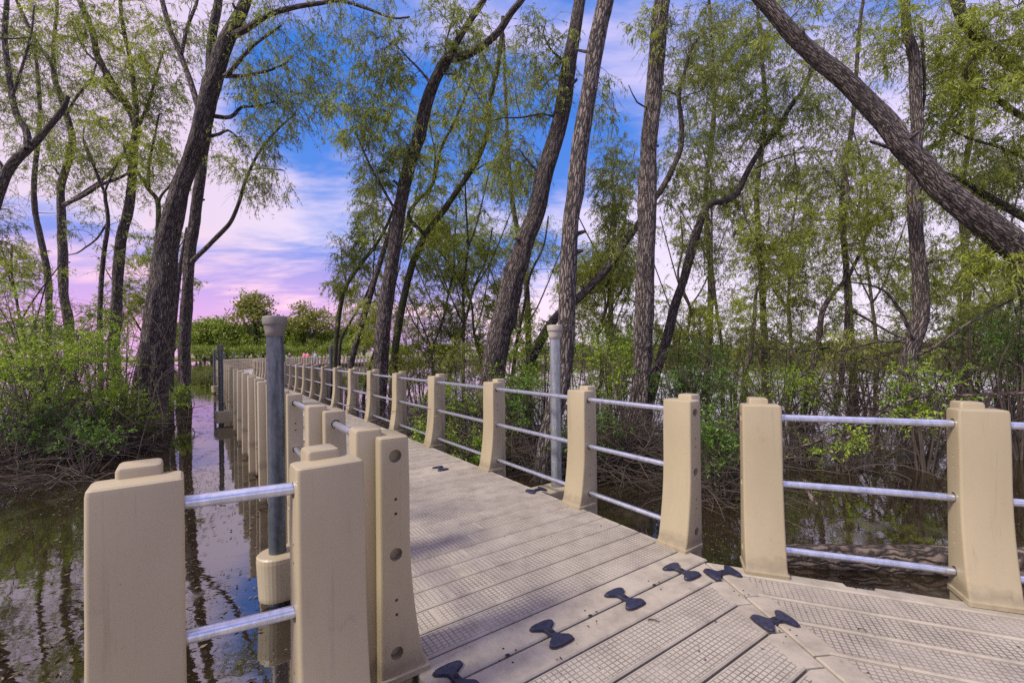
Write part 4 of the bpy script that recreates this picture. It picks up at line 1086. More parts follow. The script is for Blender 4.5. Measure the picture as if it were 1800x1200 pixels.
sap = [
 (745, 712, 800, 420, 13.5, 7, M_WIL, 'sapling with a mossy stem in the gap right of the slender leaning willow', 6, 30),
 (785, 715, 870, 400, 14.5, 8, M_WIL, 'bright green sapling left of the central leaning trunk, its stem tilting right', 7, 40),
 (815, 705, 822, 300, 13.0, 8, M_WILD, 'straight thin sapling rising in the middle of the grove left of centre', 6, 40),
 (845, 700, 800, 360, 15.5, 7, M_WIL, 'far sapling whose stem tilts left behind the grove centre', 6, 40),
 (900, 690, 960, 380, 15.0, 8, M_WIL, 'far sapling seen between the central leaning trunk and the pipe pile', 6, 40),
 (1050, 705, 1075, 360, 13.0, 8, M_WIL, 'leafy sapling between the two tall pale central trunks', 7, 35),
 (1090, 700, 1040, 430, 16.0, 7, M_WIL, 'far sapling with low bright leaves between the two tall pale central trunks', 6, 35),
 (1220, 700, 1190, 380, 15.0, 8, M_WIL, 'sapling behind the zigzag trunk with low yellow-green leaves', 6, 45),
 (1270, 690, 1240, 250, 16.0, 8, M_WILD, 'tall fine-leaved sapling right of the zigzag trunk', 7, 60),
 (1380, 690, 1400, 260, 16.5, 8, M_WILD, 'tall sapling beyond the twin-stemmed tree, seen against the white sky', 7, 70),
 (1540, 690, 1500, 220, 15.5, 8, M_WILD, 'tall thin sapling left of the upright knee trunk, crown against the white sky', 7, 70),
 (1690, 690, 1700, 260, 14.0, 8, M_WILD, 'sapling below the sloping trunk near the right photo edge', 7, 60),
 (1770, 690, 1790, 330, 13.0, 8, M_WIL, 'sapling at the right photo edge under the sloping trunk', 5, 50),
 (640, 690, 740, 330, 15.5, 7, M_WIL, 'far sapling leaning right behind the dark forked trunk', 6, 35),
 (60, 700, 20, 430, 15.0, 7, M_WIL, 'sapling at the far left edge behind the bush', 5, 35),
 (235, 690, 300, 380, 17.0, 7, M_WIL, 'thin sapling behind the mid-size left willow', 4, 35),
]
for k, a in enumerate(sap): sapling(k, *a)
# canopy overhead on the right: crowns of trees further back whose leaves fill the sky between the trunks
def backtree(k, bx, d, pts, blobs, label, mat=M_WILD):
    t = Tree('willow_tree', label, M_BARK, mat, group='back row of willows in the pond')
    t.stem([(bx, CY + 1.787 * F / d)] + pts, d, d - 0.5, 15, 5, True)
    for b in blobs: t.blob(*b)
    t.finish(3, 11, 0.55, 0.7)
backtree(0, 1345, 17.5, [(1340, 500), (1330, 350), (1345, 200), (1335, 60), (1330, -20)],
         [(1330, 80, 17, 90, 100, 2, 150), (1300, 300, 17, 80, 80, 2, 120), (1400, 200, 17, 80, 100, 2, 80), (1330, 450, 17, 90, 60, 2, 80)], 'back-row willow whose fine crown shows left of the sloping trunk')
backtree(1, 1500, 18, [(1490, 500), (1480, 350), (1500, 200), (1510, 60), (1520, -20)],
         [(1480, 60, 17.5, 90, 80, 2, 110), (1470, 240, 17.5, 80, 90, 2, 140), (1540, 330, 17.5, 70, 90, 2, 100), (1420, 380, 17.5, 70, 50, 2, 60)], 'back-row willow whose pale fine crown fills the sky above the twin-stemmed tree')
backtree(2, 1690, 18, [(1700, 500), (1690, 350), (1710, 200), (1700, 60), (1690, -20)],
         [(1690, 90, 17.5, 100, 100, 2, 150), (1700, 280, 17.5, 90, 90, 2, 140), (1700, 480, 17.5, 90, 60, 2, 60)], 'back-row willow behind the sloping trunk at the upper right')
backtree(3, 1240, 17, [(1250, 500), (1240, 350), (1255, 200), (1250, 60), (1245, -20)],
         [(1250, 60, 16.5, 70, 90, 2, 110), (1230, 220, 16.5, 60, 90, 2, 90)], 'back-row willow seen between the upright pale trunk and the zigzag trunk')
backtree(4, 930, 18, [(925, 500), (900, 350), (890, 200), (885, 60)],
         [(880, 330, 17.5, 90, 90, 2, 90), (930, 440, 17.5, 80, 60, 2, 35), (890, 110, 17.5, 60, 60, 2, 40)], 'back-row willow filling the sky left of the central leaning trunk', M_WIL)
backtree(5, 1070, 18, [(1075, 500), (1080, 380), (1075, 300)],
         [(1075, 300, 17.5, 45, 80, 2, 60), (1080, 440, 17.5, 60, 60, 2, 60)], 'back-row willow between the two tall pale central trunks')
backtree(6, 80, 20, [(85, 500), (60, 350), (70, 200), (60, 60)],
         [(60, 150, 19.5, 110, 120, 2, 90), (150, 200, 19.5, 80, 90, 2, 70), (110, 320, 19.5, 100, 50, 2, 50)], 'back-row willow with a thin grey crown at the upper left')

# ------------------------------------------------------------------ shrubs
def shrub(x, y, h, r, label, mat, n=120, stems=10, leaf=(0.05, 0.019), lv=12, low=0.35, name='shrub', grp='green shrubs growing out of the pond', tw=2):
    n = int(n * (0.6 if y > 10 and x > 3.5 else 0.95)); t = Tree(name, label, M_TWIG, mat, 'shrub', grp, leaf)
    t.base = np.array((x, y, WATER)); 
    for k in range(stems):
        a = rng.uniform(0, 2 * math.pi); rr0 = r * rng.uniform(0.0, 0.25); ro = r * rng.uniform(0.35, 1.0); hh = h * rng.uniform(0.5, 1.0)
        p0 = np.array((x + rr0 * math.cos(a), y + rr0 * math.sin(a), WATER - 0.1)); p2 = np.array((x + ro * math.cos(a), y + ro * math.sin(a), WATER + hh))
        mid = (p0 + p2) / 2 + np.array((rng.normal(0, .12), rng.normal(0, .12), h * 0.12))
        C = catmull([p0, mid, p2], 0.12); R = np.linspace(0.014, 0.004, len(C)) * (1 + h * 0.2)
        V, Q, BK = tubes(C[None], R[None], 5); t.thick.add(V, Q, BK); t.nodes += list(C[2:]); t.nr += list(R[2:])
    c = (x, y, WATER + h * (0.5 + low * 0.5)); t.sphere(c, (r, r, h * (0.5 - low * 0.35)), n)
    t.finish(tw, lv, 0.30, 0.15)
def gp(px, d): 
    p = at(px, 700, d); return p[0], p[1]
SH = [ # px, depth, height, radius, material, n
 (105, 8.6, 2.5, 1.1, M_BUSH, 190, 'large bright green bush at the left edge, nearest to the water channel'),
 (30, 7.6, 2.15, 1.0, M_BUSH, 150, 'leafy bush cut by the left photo edge above the brown brushwood'),
 (190, 10.2, 2.4, 0.75, M_BUSH, 80, 'green bush in front of the mid-size left willow'),
 (60, 12.5, 3.7, 1.6, M_BUSH, 260, 'tall yellow-green bush behind the left-edge bush'),
 (165, 14.0, 3.4, 1.4, M_BUSH, 130, 'bush behind the forked left trunk, reaching the thickest willow'),
 (238, 8.9, 0.75, 0.35, M_BUSH, 45, 'small low green plant at the foot of the thickest left willow'),
 (318, 12.6, 0.8, 0.32, M_BUSH, 40, 'small green sprout cluster at the foot of the slim left trunk'),
 (150, 6.9, 0.7, 0.4, M_DBUSH, 30, 'low dark sprig at the water edge below the large left bush'),
 (700, 12.5, 1.9, 1.0, M_WIL, 120, 'green thicket behind the far part of the right railing'),
 (800, 12.0, 2.1, 1.1, M_WIL, 130, 'yellow-green thicket left of the central leaning trunk'),
 (790, 8.6, 1.15, 0.65, M_BUSH, 90, 'low bush behind the right railing between its third and fourth near posts'),
 (905, 7.4, 1.35, 0.55, M_DBUSH, 90, 'dark green shrub at the foot of the central leaning trunk'),
 (905, 8.4, 1.7, 0.6, M_BUSH, 70, 'leafy shrub clinging beside the central leaning trunk'),
 (950, 9.6, 2.3, 0.8, M_BUSH, 110, 'bright shrub behind the pale pipe pile'),
 (760, 7.2, 0.6, 0.4, M_BUSH, 45, 'low bright plant just behind the middle of the right railing'),
 (835, 6.4, 0.62, 0.4, M_BUSH, 55, 'fresh green plant behind the lower rails of the right railing'),
 (1065, 8.4, 2.1, 0.75, M_BUSH, 150, 'tall bright green shrub between the pipe pile and the upright pale trunk'),
 (1100, 10.5, 2.4, 0.9, M_BUSH, 110, 'bright shrub farther back behind the upright pale trunk'),
 (1040, 6.2, 0.9, 0.45, M_DBUSH, 50, 'dark low shrub right of the pipe pile behind the first rails'),
 (1215, 7.4, 1.8, 0.7, M_DBUSH, 150, 'dark green shrub behind the gap between the two tan posts'),
 (1260, 5.4, 1.05, 0.5, M_DBUSH, 90, 'leafy shrub nearest the deck corner gap, hanging over the dark water'),
 (1330, 8.2, 1.45, 0.8, M_BUSH, 130, 'low dark green shrub behind the left half of the platform rails'),
 (1235, 11.5, 2.3, 1.0, M_WIL, 110, 'yellow-green thicket behind the zigzag trunk'),
 (1410, 9.0, 1.6, 0.7, M_BUSH, 90, 'dark shrub at the foot of the twin-stemmed tree'),
 (1625, 6.4, 1.5, 0.45, M_BUSH, 60, 'small leafy sprig growing round the upright knee trunk'),
 (1740, 8.6, 2.3, 0.9, M_DBUSH, 130, 'straggly dark shrub near the right photo edge'),
 (1790, 7.0, 2.6, 0.5, M_DBUSH, 60, 'leafy shrub against the lower part of the sloping trunk'),
 (1500, 11.0, 1.9, 1.1, M_WIL, 100, 'open thin-leaved shrub in the water behind the platform rails'),
 (1480, 6.4, 0.55, 0.4, M_BUSH, 28, 'sparse sprouts just behind the middle platform rail'),
 (1690, 12.0, 2.2, 1.3, M_WIL, 110, 'thin-leaved shrub beyond the knee trunk at the right'),
 (1190, 12.5, 3.2, 1.3, M_WIL, 100, 'tall loose thicket behind the foot of the zigzag trunk'),
 (1290, 11.5, 2.6, 1.2, M_WIL, 95, 'bright mid-height thicket left of the small thin tree'),
 (1370, 12.5, 3.0, 1.3, M_WIL, 95, 'mid-height thicket between the small thin tree and the twin-stemmed tree'),
 (1530, 12.5, 2.8, 1.3, M_WIL, 80, 'mid-height thicket left of the knee trunk, across the water'),
 (1660, 10.5, 2.9, 1.2, M_WIL, 90, 'leafy thicket right of the knee trunk below its slanting limb'),
 (1765, 11.0, 3.1, 1.2, M_WIL, 90, 'tall thicket close to the right photo edge above the dark fallen trunk'),
 (1010, 12.5, 3.1, 1.2, M_WIL, 90, 'bright tall thicket behind the trunk by the pipe pile'),
 (885, 12.5, 3.0, 1.1, M_WIL, 90, 'yellow-green tall thicket behind the central leaning trunk'),
 (740, 14.5, 3.0, 1.2, M_WIL, 90, 'tall thicket behind the dark forked trunk'),
 (20, 10.0, 1.6, 0.9, M_DBUSH, 90, 'dark leafy shrub low at the left photo edge'),
 (100, 7.6, 1.0, 0.7, M_DBUSH, 80, 'dark low shrub in front of the large left bush'),
 (200, 8.6, 1.2, 0.6, M_BUSH, 80, 'mid-green shrub left of the thickest trunk foot, over the brushwood'),
]
for (px, d, h, r, mt, n, lb) in SH:
    x, y = gp(px, d); shrub(x, y, h, r, lb, mt, n)

# ------------------------------------------------------------------ tangles of dead twigs
def tangle(name, label, blobs):
    g = Geo()
    for (px, d, h, rx, ry, n, r0) in blobs:
        x, y = gp(px, d)
        a = rng.uniform(0, 2 * math.pi, n); rad = rng.uniform(0, 1, n) ** 0.5
        p0 = np.stack([x + rad * rx * np.cos(a), y + rad * ry * np.sin(a), WATER + rng.uniform(-0.05, 0.5, n) * h], 1)
        dr = unit(np.stack([rng.normal(0, 1, n), rng.normal(0, .8, n), rng.normal(0.25, .55, n)], 1))
        ln = rng.uniform(0.35, 1.3, n)
        q = np.linspace(0, 1, 7)[None, :, None]
        P = p0[:, None, :] + dr[:, None, :] * ln[:, None, None] * q + rng.normal(0, .28, (n, 1, 3)) * ln[:, None, None] * q * q + np.cumsum(rng.normal(0, 0.018, (n, 7, 3)), 1)
        P[:, :, 2] -= (0.22 * ln[:, None] * q[..., 0] ** 2)
        P[:, :, 2] = np.minimum(P[:, :, 2], WATER + h * 1.15)
        R = (r0 * rng.uniform(0.4, 1.5, (n, 1))) * np.linspace(1, 0.35, 7)[None, :]
        V, Q, BK = tubes(P, R, 4); g.add(V, Q, BK)
    me = g.mesh(name); o = link_mesh(name, me, None, M_TWIG); tag(o, label, 'brushwood', kind='stuff')
tangle('brushwood', 'brown tangle of dead twigs under the bushes on the left', [
 (110, 8.6, 0.9, 1.5, 1.0, 620, .0055), (30, 7.6, 0.9, 1.2, 1.0, 600, .006), (215, 10.0, 0.7, .8, .7, 200, .006), (60, 12, 1.3, 2.2, 1.2, 350, .008), (190, 8.2, .5, .8, .5, 220, .006), (40, 6.2, .25, .9, .5, 110, .006), (170, 14, 1.4, 2.0, 1, 250, .009)])
tangle('brushwood', 'brown tangle of dead twigs behind the right railing and the platform rails', [
 (700, 11, 0.9, 1.4, 1.2, 420, .007), (800, 9.5, 1.2, 1.4, 1.2, 700, .007), (900, 7.6, 1.0, 1.0, 1.0, 700, .0055), (1030, 6.8, .8, .9, 1.0, 700, .0055), (1120, 7.2, .9, .8, .8, 600, .0055),
 (1200, 6.8, .8, .7, .6, 420, .0055), (1330, 7.8, .7, 1.1, .8, 300, .005), (1460, 8.6, .4, .9, .7, 90, .005), (1700, 8.8, .8, 1.3, .8, 260, .006), (1800, 7.6, .6, .9, .7, 180, .005),
 (1560, 10.5, 1.2, 2.0, 1.2, 300, .008), (1450, 6.6, .4, 1.2, .5, 110, .006), (1240, 5.4, .5, .5, .4, 220, .005)])

def arches(name, label, blobs):
    g = Geo()
    for (px, d, h, rx, ry, n, r0) in blobs:
        x, y = gp(px, d)
        p0 = np.stack([x + rng.normal(0, rx, n), y + rng.normal(0, ry, n), WATER + rng.uniform(-.1, .3, n)], 1)
        dx = rng.normal(0, 1, (n, 2)); hh = h * rng.uniform(.35, 1.15, n); ln = h * rng.uniform(.5, 1.5, n)
        q = np.linspace(0, 1, 10)[None, :]
        P = np.empty((n, 10, 3))
        P[:, :, :2] = p0[:, None, :2] + unit(dx)[:, None, :] * (ln[:, None] * q ** 1.3)[:, :, None]
        P[:, :, 2] = p0[:, None, 2] + hh[:, None] * np.sin(q * rng.uniform(1.4, 2.6, (n, 1)))
        P += np.cumsum(rng.normal(0, .022, (n, 10, 3)), 1)
        R = r0 * rng.uniform(.4, 1.6, (n, 1)) * np.linspace(1, .3, 10)[None]
        V, Q, BK = tubes(P, R, 4); g.add(V, Q, BK)
        # side sprays
        i = rng.integers(3, 9, n * 3); k = np.repeat(np.arange(n), 3); o = P[k, i]; dd = unit(rng.normal(0, 1, (n * 3, 3)) + np.array((0, 0, .3)))
        l = h * rng.uniform(.1, .4, n * 3); q2 = np.linspace(0, 1, 5)[None, :, None]
        P2 = o[:, None] + dd[:, None] * l[:, None, None] * q2 + np.cumsum(rng.normal(0, .014, (n * 3, 5, 3)), 1); P2[:, :, 2] -= .2 * l[:, None] * q2[..., 0] ** 2
        V, Q, BK = tubes(P2, np.full((n * 3, 1), r0 * .4) * np.linspace(1, .4, 5)[None], 3); g.add(V, Q, BK)
    tag(link_mesh(name, g.mesh(name), None, M_TWIG), label, 'brushwood', kind='stuff')
arches('bare_branches', 'tall arching bare branches tangled behind the railings on the right', [
 (820, 9, 1.7, .9, .6, 34, .006), (900, 8.2, 1.6, .6, .5, 28, .006), (1050, 7.4, 1.5, .7, .5, 34, .006), (1180, 8.0, 1.7, .8, .6, 34, .0065), (1290, 7.2, 1.5, .8, .5, 34, .006),
 (1400, 8.5, 1.9, .9, .6, 34, .0065), (1520, 9.5, 2.1, 1.1, .6, 34, .0065), (1660, 7.6, 1.9, .8, .5, 34, .0065), (1750, 8.4, 2.4, .9, .6, 40, .007), (1820, 6.8, 2.0, .6, .5, 28, .006), (1250, 5.8, .9, .3, .3, 22, .007)])
arches('drooping_limbs', 'dark drooping limbs low over the water at the right', [
 (1500, 9.0, 1.5, 1.3, .5, 12, .018), (1640, 8.0, 1.7, 1.0, .5, 14, .020), (1760, 8.2, 1.9, 1.0, .5, 16, .022), (1350, 9.0, 1.3, .9, .5, 9, .016), (1200, 8.0, 1.4, .6, .4, 7, .015), (860, 9, 1.4, .8, .5, 10, .016), (1060, 8.4, 1.4, .5, .4, 8, .015)])
arches('bare_branches', 'bare arching stems rising through the bushes on the left', [
 (110, 8.4, 2.0, .9, .5, 34, .006), (30, 7.4, 1.7, .7, .5, 34, .006), (200, 9.6, 1.8, .7, .5, 30, .006), (230, 8.6, 1.0, .4, .4, 24, .007), (60, 12, 3.0, 1.4, .8, 50, .012)])
# ------------------------------------------------------------------ fallen wood
def log(name, label, pts, r0, r1, mat, cat='log'):
    C = catmull([(*p, 0) for p in pts], 0.05)[:, :3]; R = np.linspace(r0, r1, len(C))
    V, Q, BK = tubes(C[None], R[None], 36)
    cen = np.repeat(C, 36, 0); nrm = unit(V - cen); rr_ = np.repeat(R, 36)
    V = V + nrm * (bark_push(V, BK, 1.0, 24.0) * rr_ * 0.09)[:, None] + nrm * (bark_push(V, BK, 1.0, 5.0) * rr_ * 0.10)[:, None]
    n = len(V)
    V = np.vstack([V, C[:1], C[-1:]]); BK = np.vstack([BK, BK[:1], BK[-1:]])
    caps = [[n, (i + 1) % 36, i, i] for i in range(36)] + [[n + 1, n - 36 + i, n - 36 + (i + 1) % 36, n - 36 + i] for i in range(0)]
    g = Geo(); g.add(V, Q, BK); me = g.mesh(name)
    o = link_mesh(name, me, None, mat); return tag(o, label, cat)
log('fallen_log', 'thick cracked-bark log floating against the right side of the platform', [(2.02, 3.78, WATER + .03), (2.6, 3.68, WATER + .05), (3.4, 3.55, WATER + .06), (4.4, 3.42, WATER + .05), (5.6, 3.2, WATER + .02)], 0.10, 0.17, M_LOG)
def p3(px, py, d): return tuple(at(px, py, d))
log('fallen_branch', 'long dark fallen trunk lying over the far water at the right photo edge', [p3(1500, 640, 13), p3(1622, 606, 12), p3(1712, 618, 11.5), p3(1800, 641, 11), p3(1900, 665, 10.5)], 0.05, 0.12, M_LOG, 'fallen trunk')
log('fallen_branch', 'thin dark branch lying across the water behind the platform rails', [p3(1390, 790, 6.8), p3(1450, 770, 6.6), p3(1530, 735, 6.5), p3(1610, 700, 6.4), p3(1700, 695, 6.3), p3(1800, 690, 6.2)], 0.018, 0.022, M_LOG, 'fallen branch')
log('fallen_branch', 'dark drowned trunk slanting through the water under the platform rails', [p3(1415, 845, 5.6), p3(1440, 900, 5.0), p3(1490, 975, 4.3)], 0.03, 0.04, M_LOG, 'fallen branch')
log('fallen_branch', 'dark pole lying on the brushwood at the left, pointing to the lower left', [p3(0, 815, 6.6), p3(70, 790, 7.2), p3(170, 768, 7.9), p3(240, 770, 8.3)], 0.02, 0.03, M_LOG, 'fallen branch')

# ------------------------------------------------------------------ floating litter
def litter():
    V = []; n_all = 0
    def band(x0, x1, y0, y1, n, s0, s1, thr, fs):
        nonlocal V
        P = np.stack([rng.uniform(x0, x1, n), rng.uniform(y0, y1, n)], 1)
        k = np.array([noise.noise(Vector((p[0] * fs, p[1] * fs * 0.7, 4.0))) + 0.5 * noise.noise(Vector((p[0] * fs * 3, p[1] * fs * 3, 9.0))) for p in P])
        P = P[k + rng.uniform(-.35, .15, n) > thr]; m = len(P)
        a = rng.uniform(0, math.pi, m); d = np.stack([np.cos(a), np.sin(a), rng.normal(0, .05, m)], 1); sd_ = np.stack([-np.sin(a), np.cos(a), rng.normal(0, .05, m)], 1)
        l = (rng.uniform(s0, s1, m) ** 1.0)[:, None]; w_ = l * rng.uniform(0.12, 0.5, m)[:, None]
        c = np.hstack([P, np.full((m, 1), WATER + 0.006)]) + np.array((0, 0, 1)) * rng.uniform(0, .006, (m, 1))
        V.append(np.stack([c - d * l / 2, c + sd_ * w_ / 2, c + d * l / 2, c - sd_ * w_ / 2], 1).reshape(-1, 3))
    band(-5, -0.4, 0.8, 6, 42000, .004, .020, .08, 1.1)
    band(-5, -0.4, 0.8, 6, 3600, .015, .06, -.15, .8)
    band(-9, -1.0, 5, 16, 34000, .010, .05, -.05, .6)
    band(1.2, 9, 3, 11, 34000, .006, .032, .0, .7)
    band(-14, 14, 12, 34, 26000, .03, .16, -.05, .3)
    band(-40, 45, 25, 90, 22000, .1, .6, 0.0, .08)
    V = np.concatenate(V); n = len(V) // 4
    me = np_mesh('floating_litter', V, np.arange(4 * n).reshape(n, 4), {'lc': ('FLOAT', np.repeat(rng.uniform(0, 1, n), 4))}, smooth=False)
    tag(link_mesh('floating_litter', me, None, M_LITTER), 'scattered dead leaves and bark bits floating on the pond', 'floating litter', kind='stuff')
litter()

def deck_litter():
    n = 260; V = []; P = []
    while len(P) < n:
        if rng.uniform() < .6: p, _ = path(rng.uniform(0, 9), rng.uniform(-.9, .9))
        else:
            p = A + bis * rng.uniform(0.05, 1.6) + (D2 if rng.uniform() < .5 else -U) * rng.uniform(0, 2.0)
            if (p - A) @ N2 < 0.03 or (p - A) @ (-NN) < 0.02: continue
        P.append(p)
    P = np.array(P); a = rng.uniform(0, 6.28, n); l = rng.uniform(.006, .022, n)[:, None]; d = np.stack([np.cos(a), np.sin(a), rng.normal(0, .15, n)], 1); e = np.stack([-np.sin(a), np.cos(a), rng.normal(0, .2, n)], 1)
    c = np.hstack([P, np.full((n, 1), .006)]); w_ = l * rng.uniform(.2, .5, (n, 1))
    V = np.stack([c - d * l / 2, c + e * w_ / 2, c + d * l / 2, c - e * w_ / 2], 1).reshape(-1, 3)
    me = np_mesh('deck_litter', V, np.arange(4 * n).reshape(n, 4), {'lc': ('FLOAT', np.repeat(rng.uniform(0, 1, n), 4))}, smooth=False)
    tag(link_mesh('deck_litter', me, None, M_LITTER), 'specks of dry leaf scattered on the deck boards', 'leaf litter', kind='stuff')
deck_litter()
# ------------------------------------------------------------------ far trees
def far_proto(name, h, r, trunk_h, mat, n_cl, cl_r, q, flat=0.75, label='', seed=1):
    g = np.random.default_rng(seed)
    root = empty(name, (0, 0, 0), cat='tree')
    th = Geo()
    P = np.array([[[0, 0, -0.5], [0.1, 0, trunk_h * 0.5], [-0.1, 0.1, trunk_h], [0.1, 0, h * 0.7]]]); R = np.array([[h * .03, h * .024, h * .018, h * .008]])
    V_, Q_, B_ = tubes(P, R, 8); th.add(V_, Q_, B_)
    n = 9; a = g.uniform(0, 2 * math.pi, n); e = g.uniform(.5, .95, n)
    e_ = np.stack([r * .75 * np.cos(a), r * .75 * np.sin(a), h * e], 1); st = np.stack([np.zeros(n), np.zeros(n), trunk_h * g.uniform(.6, 1.2, n)], 1)
    P = np.stack([st, (st * .5 + e_ * .5) + g.normal(0, .04 * h, (n, 3)), e_], 1); V_, Q_, B_ = tubes(P, np.tile(np.array([[.013, .008, .004]]) * h, (n, 1)), 5); th.add(V_, Q_, B_)
    me = th.mesh('trunk'); link_mesh('trunk', me, root, M_BARKG)
    u = unit(g.normal(0, 1, (n_cl, 3))); u[:, 2] = np.abs(u[:, 2]) * 1.0 - 0.25
    lump = np.array([0.75 + 0.85 * noise.noise(Vector(x * 1.7 + seed)) for x in u])
    cc = u * (g.uniform(.55, 1.0, (n_cl, 1))) * lump[:, None] * np.array((r, r, (h - trunk_h) * flat)) + np.array((0, 0, trunk_h + (h - trunk_h) * 0.38))
    m = n_cl * q; c = np.repeat(cc, q, 0) + g.normal(0, cl_r, (m, 3)) * np.array((1, 1, .65))
    nrm = unit(g.normal(0, 1, (m, 3)) + np.array((0, 0, .5))); t1 = unit(np.cross(nrm, g.normal(0, 1, (m, 3)))); t2 = np.cross(nrm, t1)
    s_ = (g.uniform(.10, .24, m) * (h / 9) ** .5)[:, None]
    V_ = np.stack([c - t1 * s_, c + t2 * s_ * .8, c + t1 * s_, c - t2 * s_ * .8], 1).reshape(-1, 3)
    lc = np.repeat(np.repeat(g.uniform(0, 1, n_cl), q) * .6 + g.uniform(0, .4, m), 4)
    me = np_mesh('crown', V_, np.arange(4 * m).reshape(m, 4), {'lc': ('FLOAT', lc)}, smooth=False); link_mesh('crown', me, root, mat)
    return root
def copy_tree(o, parent=None):
    c = o.copy(); COL.objects.link(c); c.parent = parent
    for ch in list(o.children): copy_tree(ch, c)
    return c
protos = {
 'round': far_proto('far_tree', 11, 5.4, 1.3, M_FAR, 190, .70, 42, .66, seed=3),
 'low': far_proto('far_tree', 6.5, 5.0, 0.2, M_FAR, 150, .60, 40, .66, seed=5),
 'oak': far_proto('far_tree', 16, 5.2, 6.5, M_FARB, 110, .8, 34, .82, seed=8),
 'wide': far_proto('far_tree', 13, 6.6, 4.0, M_FARB, 120, .75, 34, .78, seed=12)}
used = set()
def far(kind, px, d, s, label, z=-0.9, group='trees on the far bank', rot=None, cat='tree'):
    o = protos[kind]
    if kind in used: o = copy_tree(o)
    used.add(kind)
    p = at(px, 620, d); o.location = (p[0], p[1], z); o.rotation_euler.z = random.uniform(0, 6.28) if rot is None else rot; o.scale = (s * random.uniform(.9, 1.1), s, s * random.uniform(.95, 1.05))
    tag(o, label, cat, group)
far('oak', 447, 186, 1.95, 'tallest russet-topped tree on the far bank, left of the near pipe cap')
far('wide', 541, 178, 1.85, 'broad russet-topped tree on the far bank, right of the near pipe cap')
rowL = [(352, 215, 1.6), (372, 190, 1.55), (392, 205, 1.75), (410, 188, 1.6), (428, 196, 1.7), (462, 192, 1.6), (487, 196, 1.75), (508, 186, 1.55), (566, 190, 1.15), (590, 200, 1.3), (612, 182, 1.25), (330, 200, 1.6), (300, 205, 1.5), (640, 190, 1.4)]
pos_word = ['between the slim left trunk and the sky gap', 'above the dark capped pile', 'right above the far railing start', 'third crown right of the dark capped pile', 'just left of the tallest russet tree', 'just right of the tallest russet tree',
            'behind the near pipe pile', 'at the left foot of the broad russet tree', 'low crown right of the broad russet tree', 'behind the leaning trunk at the right of the sky gap', 'behind the small leaning willow', 'half hidden by the slim left trunk', 'behind the thickest left willow', 'behind the dark forked trunk']
for (px, d, s_), wd in zip(rowL, pos_word): far('round', px, d, s_ * 1.2 * random.uniform(.85, 1.12), 'rounded green far-bank tree, ' + wd)
low_w = ['in front of the far row, left end', 'above the dark capped pile at the bank edge', 'near the bank below the tallest russet tree', 'directly behind the near pipe pile at the bank edge', 'below the broad russet tree', 'at the bank behind the walkers', 'right of the walkers near the grey capped pile', 'low behind the leaning trunks right of the sky gap']
for (px, d, s_), wd in zip([(360, 176, 1.3), (385, 174, 1.25), (430, 175, 1.3), (470, 174, 1.3), (505, 172, 1.25), (530, 170, 1.15), (575, 168, 1.2), (610, 165, 1.3)], low_w): far('low', px, d, s_, 'low spreading green tree ' + wd)
for (px, d, s_, wd) in ((400, 182, .95, 'filling the dip left of the tallest russet tree'), (478, 180, .9, 'filling the dip behind the near pipe pile'), (520, 178, .8, 'below the left side of the broad russet tree'),
                        (556, 176, .95, 'below the right side of the broad russet tree'), (590, 172, .9, 'in front of the leaning trunk at the grove edge'), (345, 184, 1.0, 'against the right side of the slim left trunk')):
    far('round', px, d, s_, 'smaller green far-bank tree ' + wd)
rt = [(700, 130, 1.0), (780, 118, 1.0), (860, 108, .9), (940, 100, .85), (1020, 98, .8), (1090, 95, .85), (1170, 92, .75), (1260, 88, .7), (1340, 86, .72), (1430, 84, .7), (1500, 84, .75), (1580, 82, .7), (1660, 80, .8), (1730, 78, .75), (1790, 78, .8), (1850, 80, .9)]
rw = ['behind the slender leaning willow', 'between the slender and central leaning trunks', 'behind the central leaning trunk', 'left of the trunk behind the pipe pile', 'between the tall central trunks', 'left of the upright pale trunk', 'behind the zigzag trunk', 'right of the zigzag trunk',
      'behind the small thin tree in open water', 'left of the twin-stemmed tree', 'behind the twin-stemmed tree', 'left of the upright knee trunk', 'right of the upright knee trunk', 'beyond the long dark fallen trunk', 'at the right photo edge', 'just past the right photo edge']
for k, ((px, d, s_), wd) in enumerate(zip(rt, rw)): far('low', px, d + 6, s_ * 1.05, 'far-bank tree across the right-hand water ' + wd)
# reeds and bank shrubs
def reeds(name, label, pts, n, h0, h1, wdt):
    P = catmull([(*p, 0) for p in pts], 1.0)[:, :2]; i = rng.integers(0, len(P), n)
    p = P[i] + rng.normal(0, 1, (n, 2)) * np.array((1.0, wdt)); hgt = rng.uniform(h0, h1, n)
    a = rng.uniform(0, math.pi, n); w_ = rng.uniform(.03, .09, n)
    b = np.stack([p[:, 0], p[:, 1], np.full(n, WATER - .05)], 1); t_ = b + np.stack([rng.normal(0, .25, n), rng.normal(0, .25, n), hgt], 1); m = (b + t_) / 2 + rng.normal(0, .08, (n, 3))
    sdv = np.stack([np.cos(a) * w_, np.sin(a) * w_, np.zeros(n)], 1)
    V_ = np.stack([b, m + sdv, t_, m - sdv], 1).reshape(-1, 3)
    me = np_mesh(name, V_, np.arange(4 * n).reshape(n, 4), {'lc': ('FLOAT', np.repeat(rng.uniform(0, 1, n), 4))}, smooth=False)
    tag(link_mesh(name, me, None, M_REED), label, 'reeds', kind='stuff')
reeds('reeds', 'band of yellow-green reeds along the far right bank', [(10, 97), (34, 76), (60, 64), (90, 58), (130, 55)], 16000, .8, 2.4, 1.6)
reeds('reeds', 'thin line of pale grass along the far left bank', [(-160, 171), (-90, 177), (-40, 169), (-8, 119)], 9000, .3, .8, 1.2)

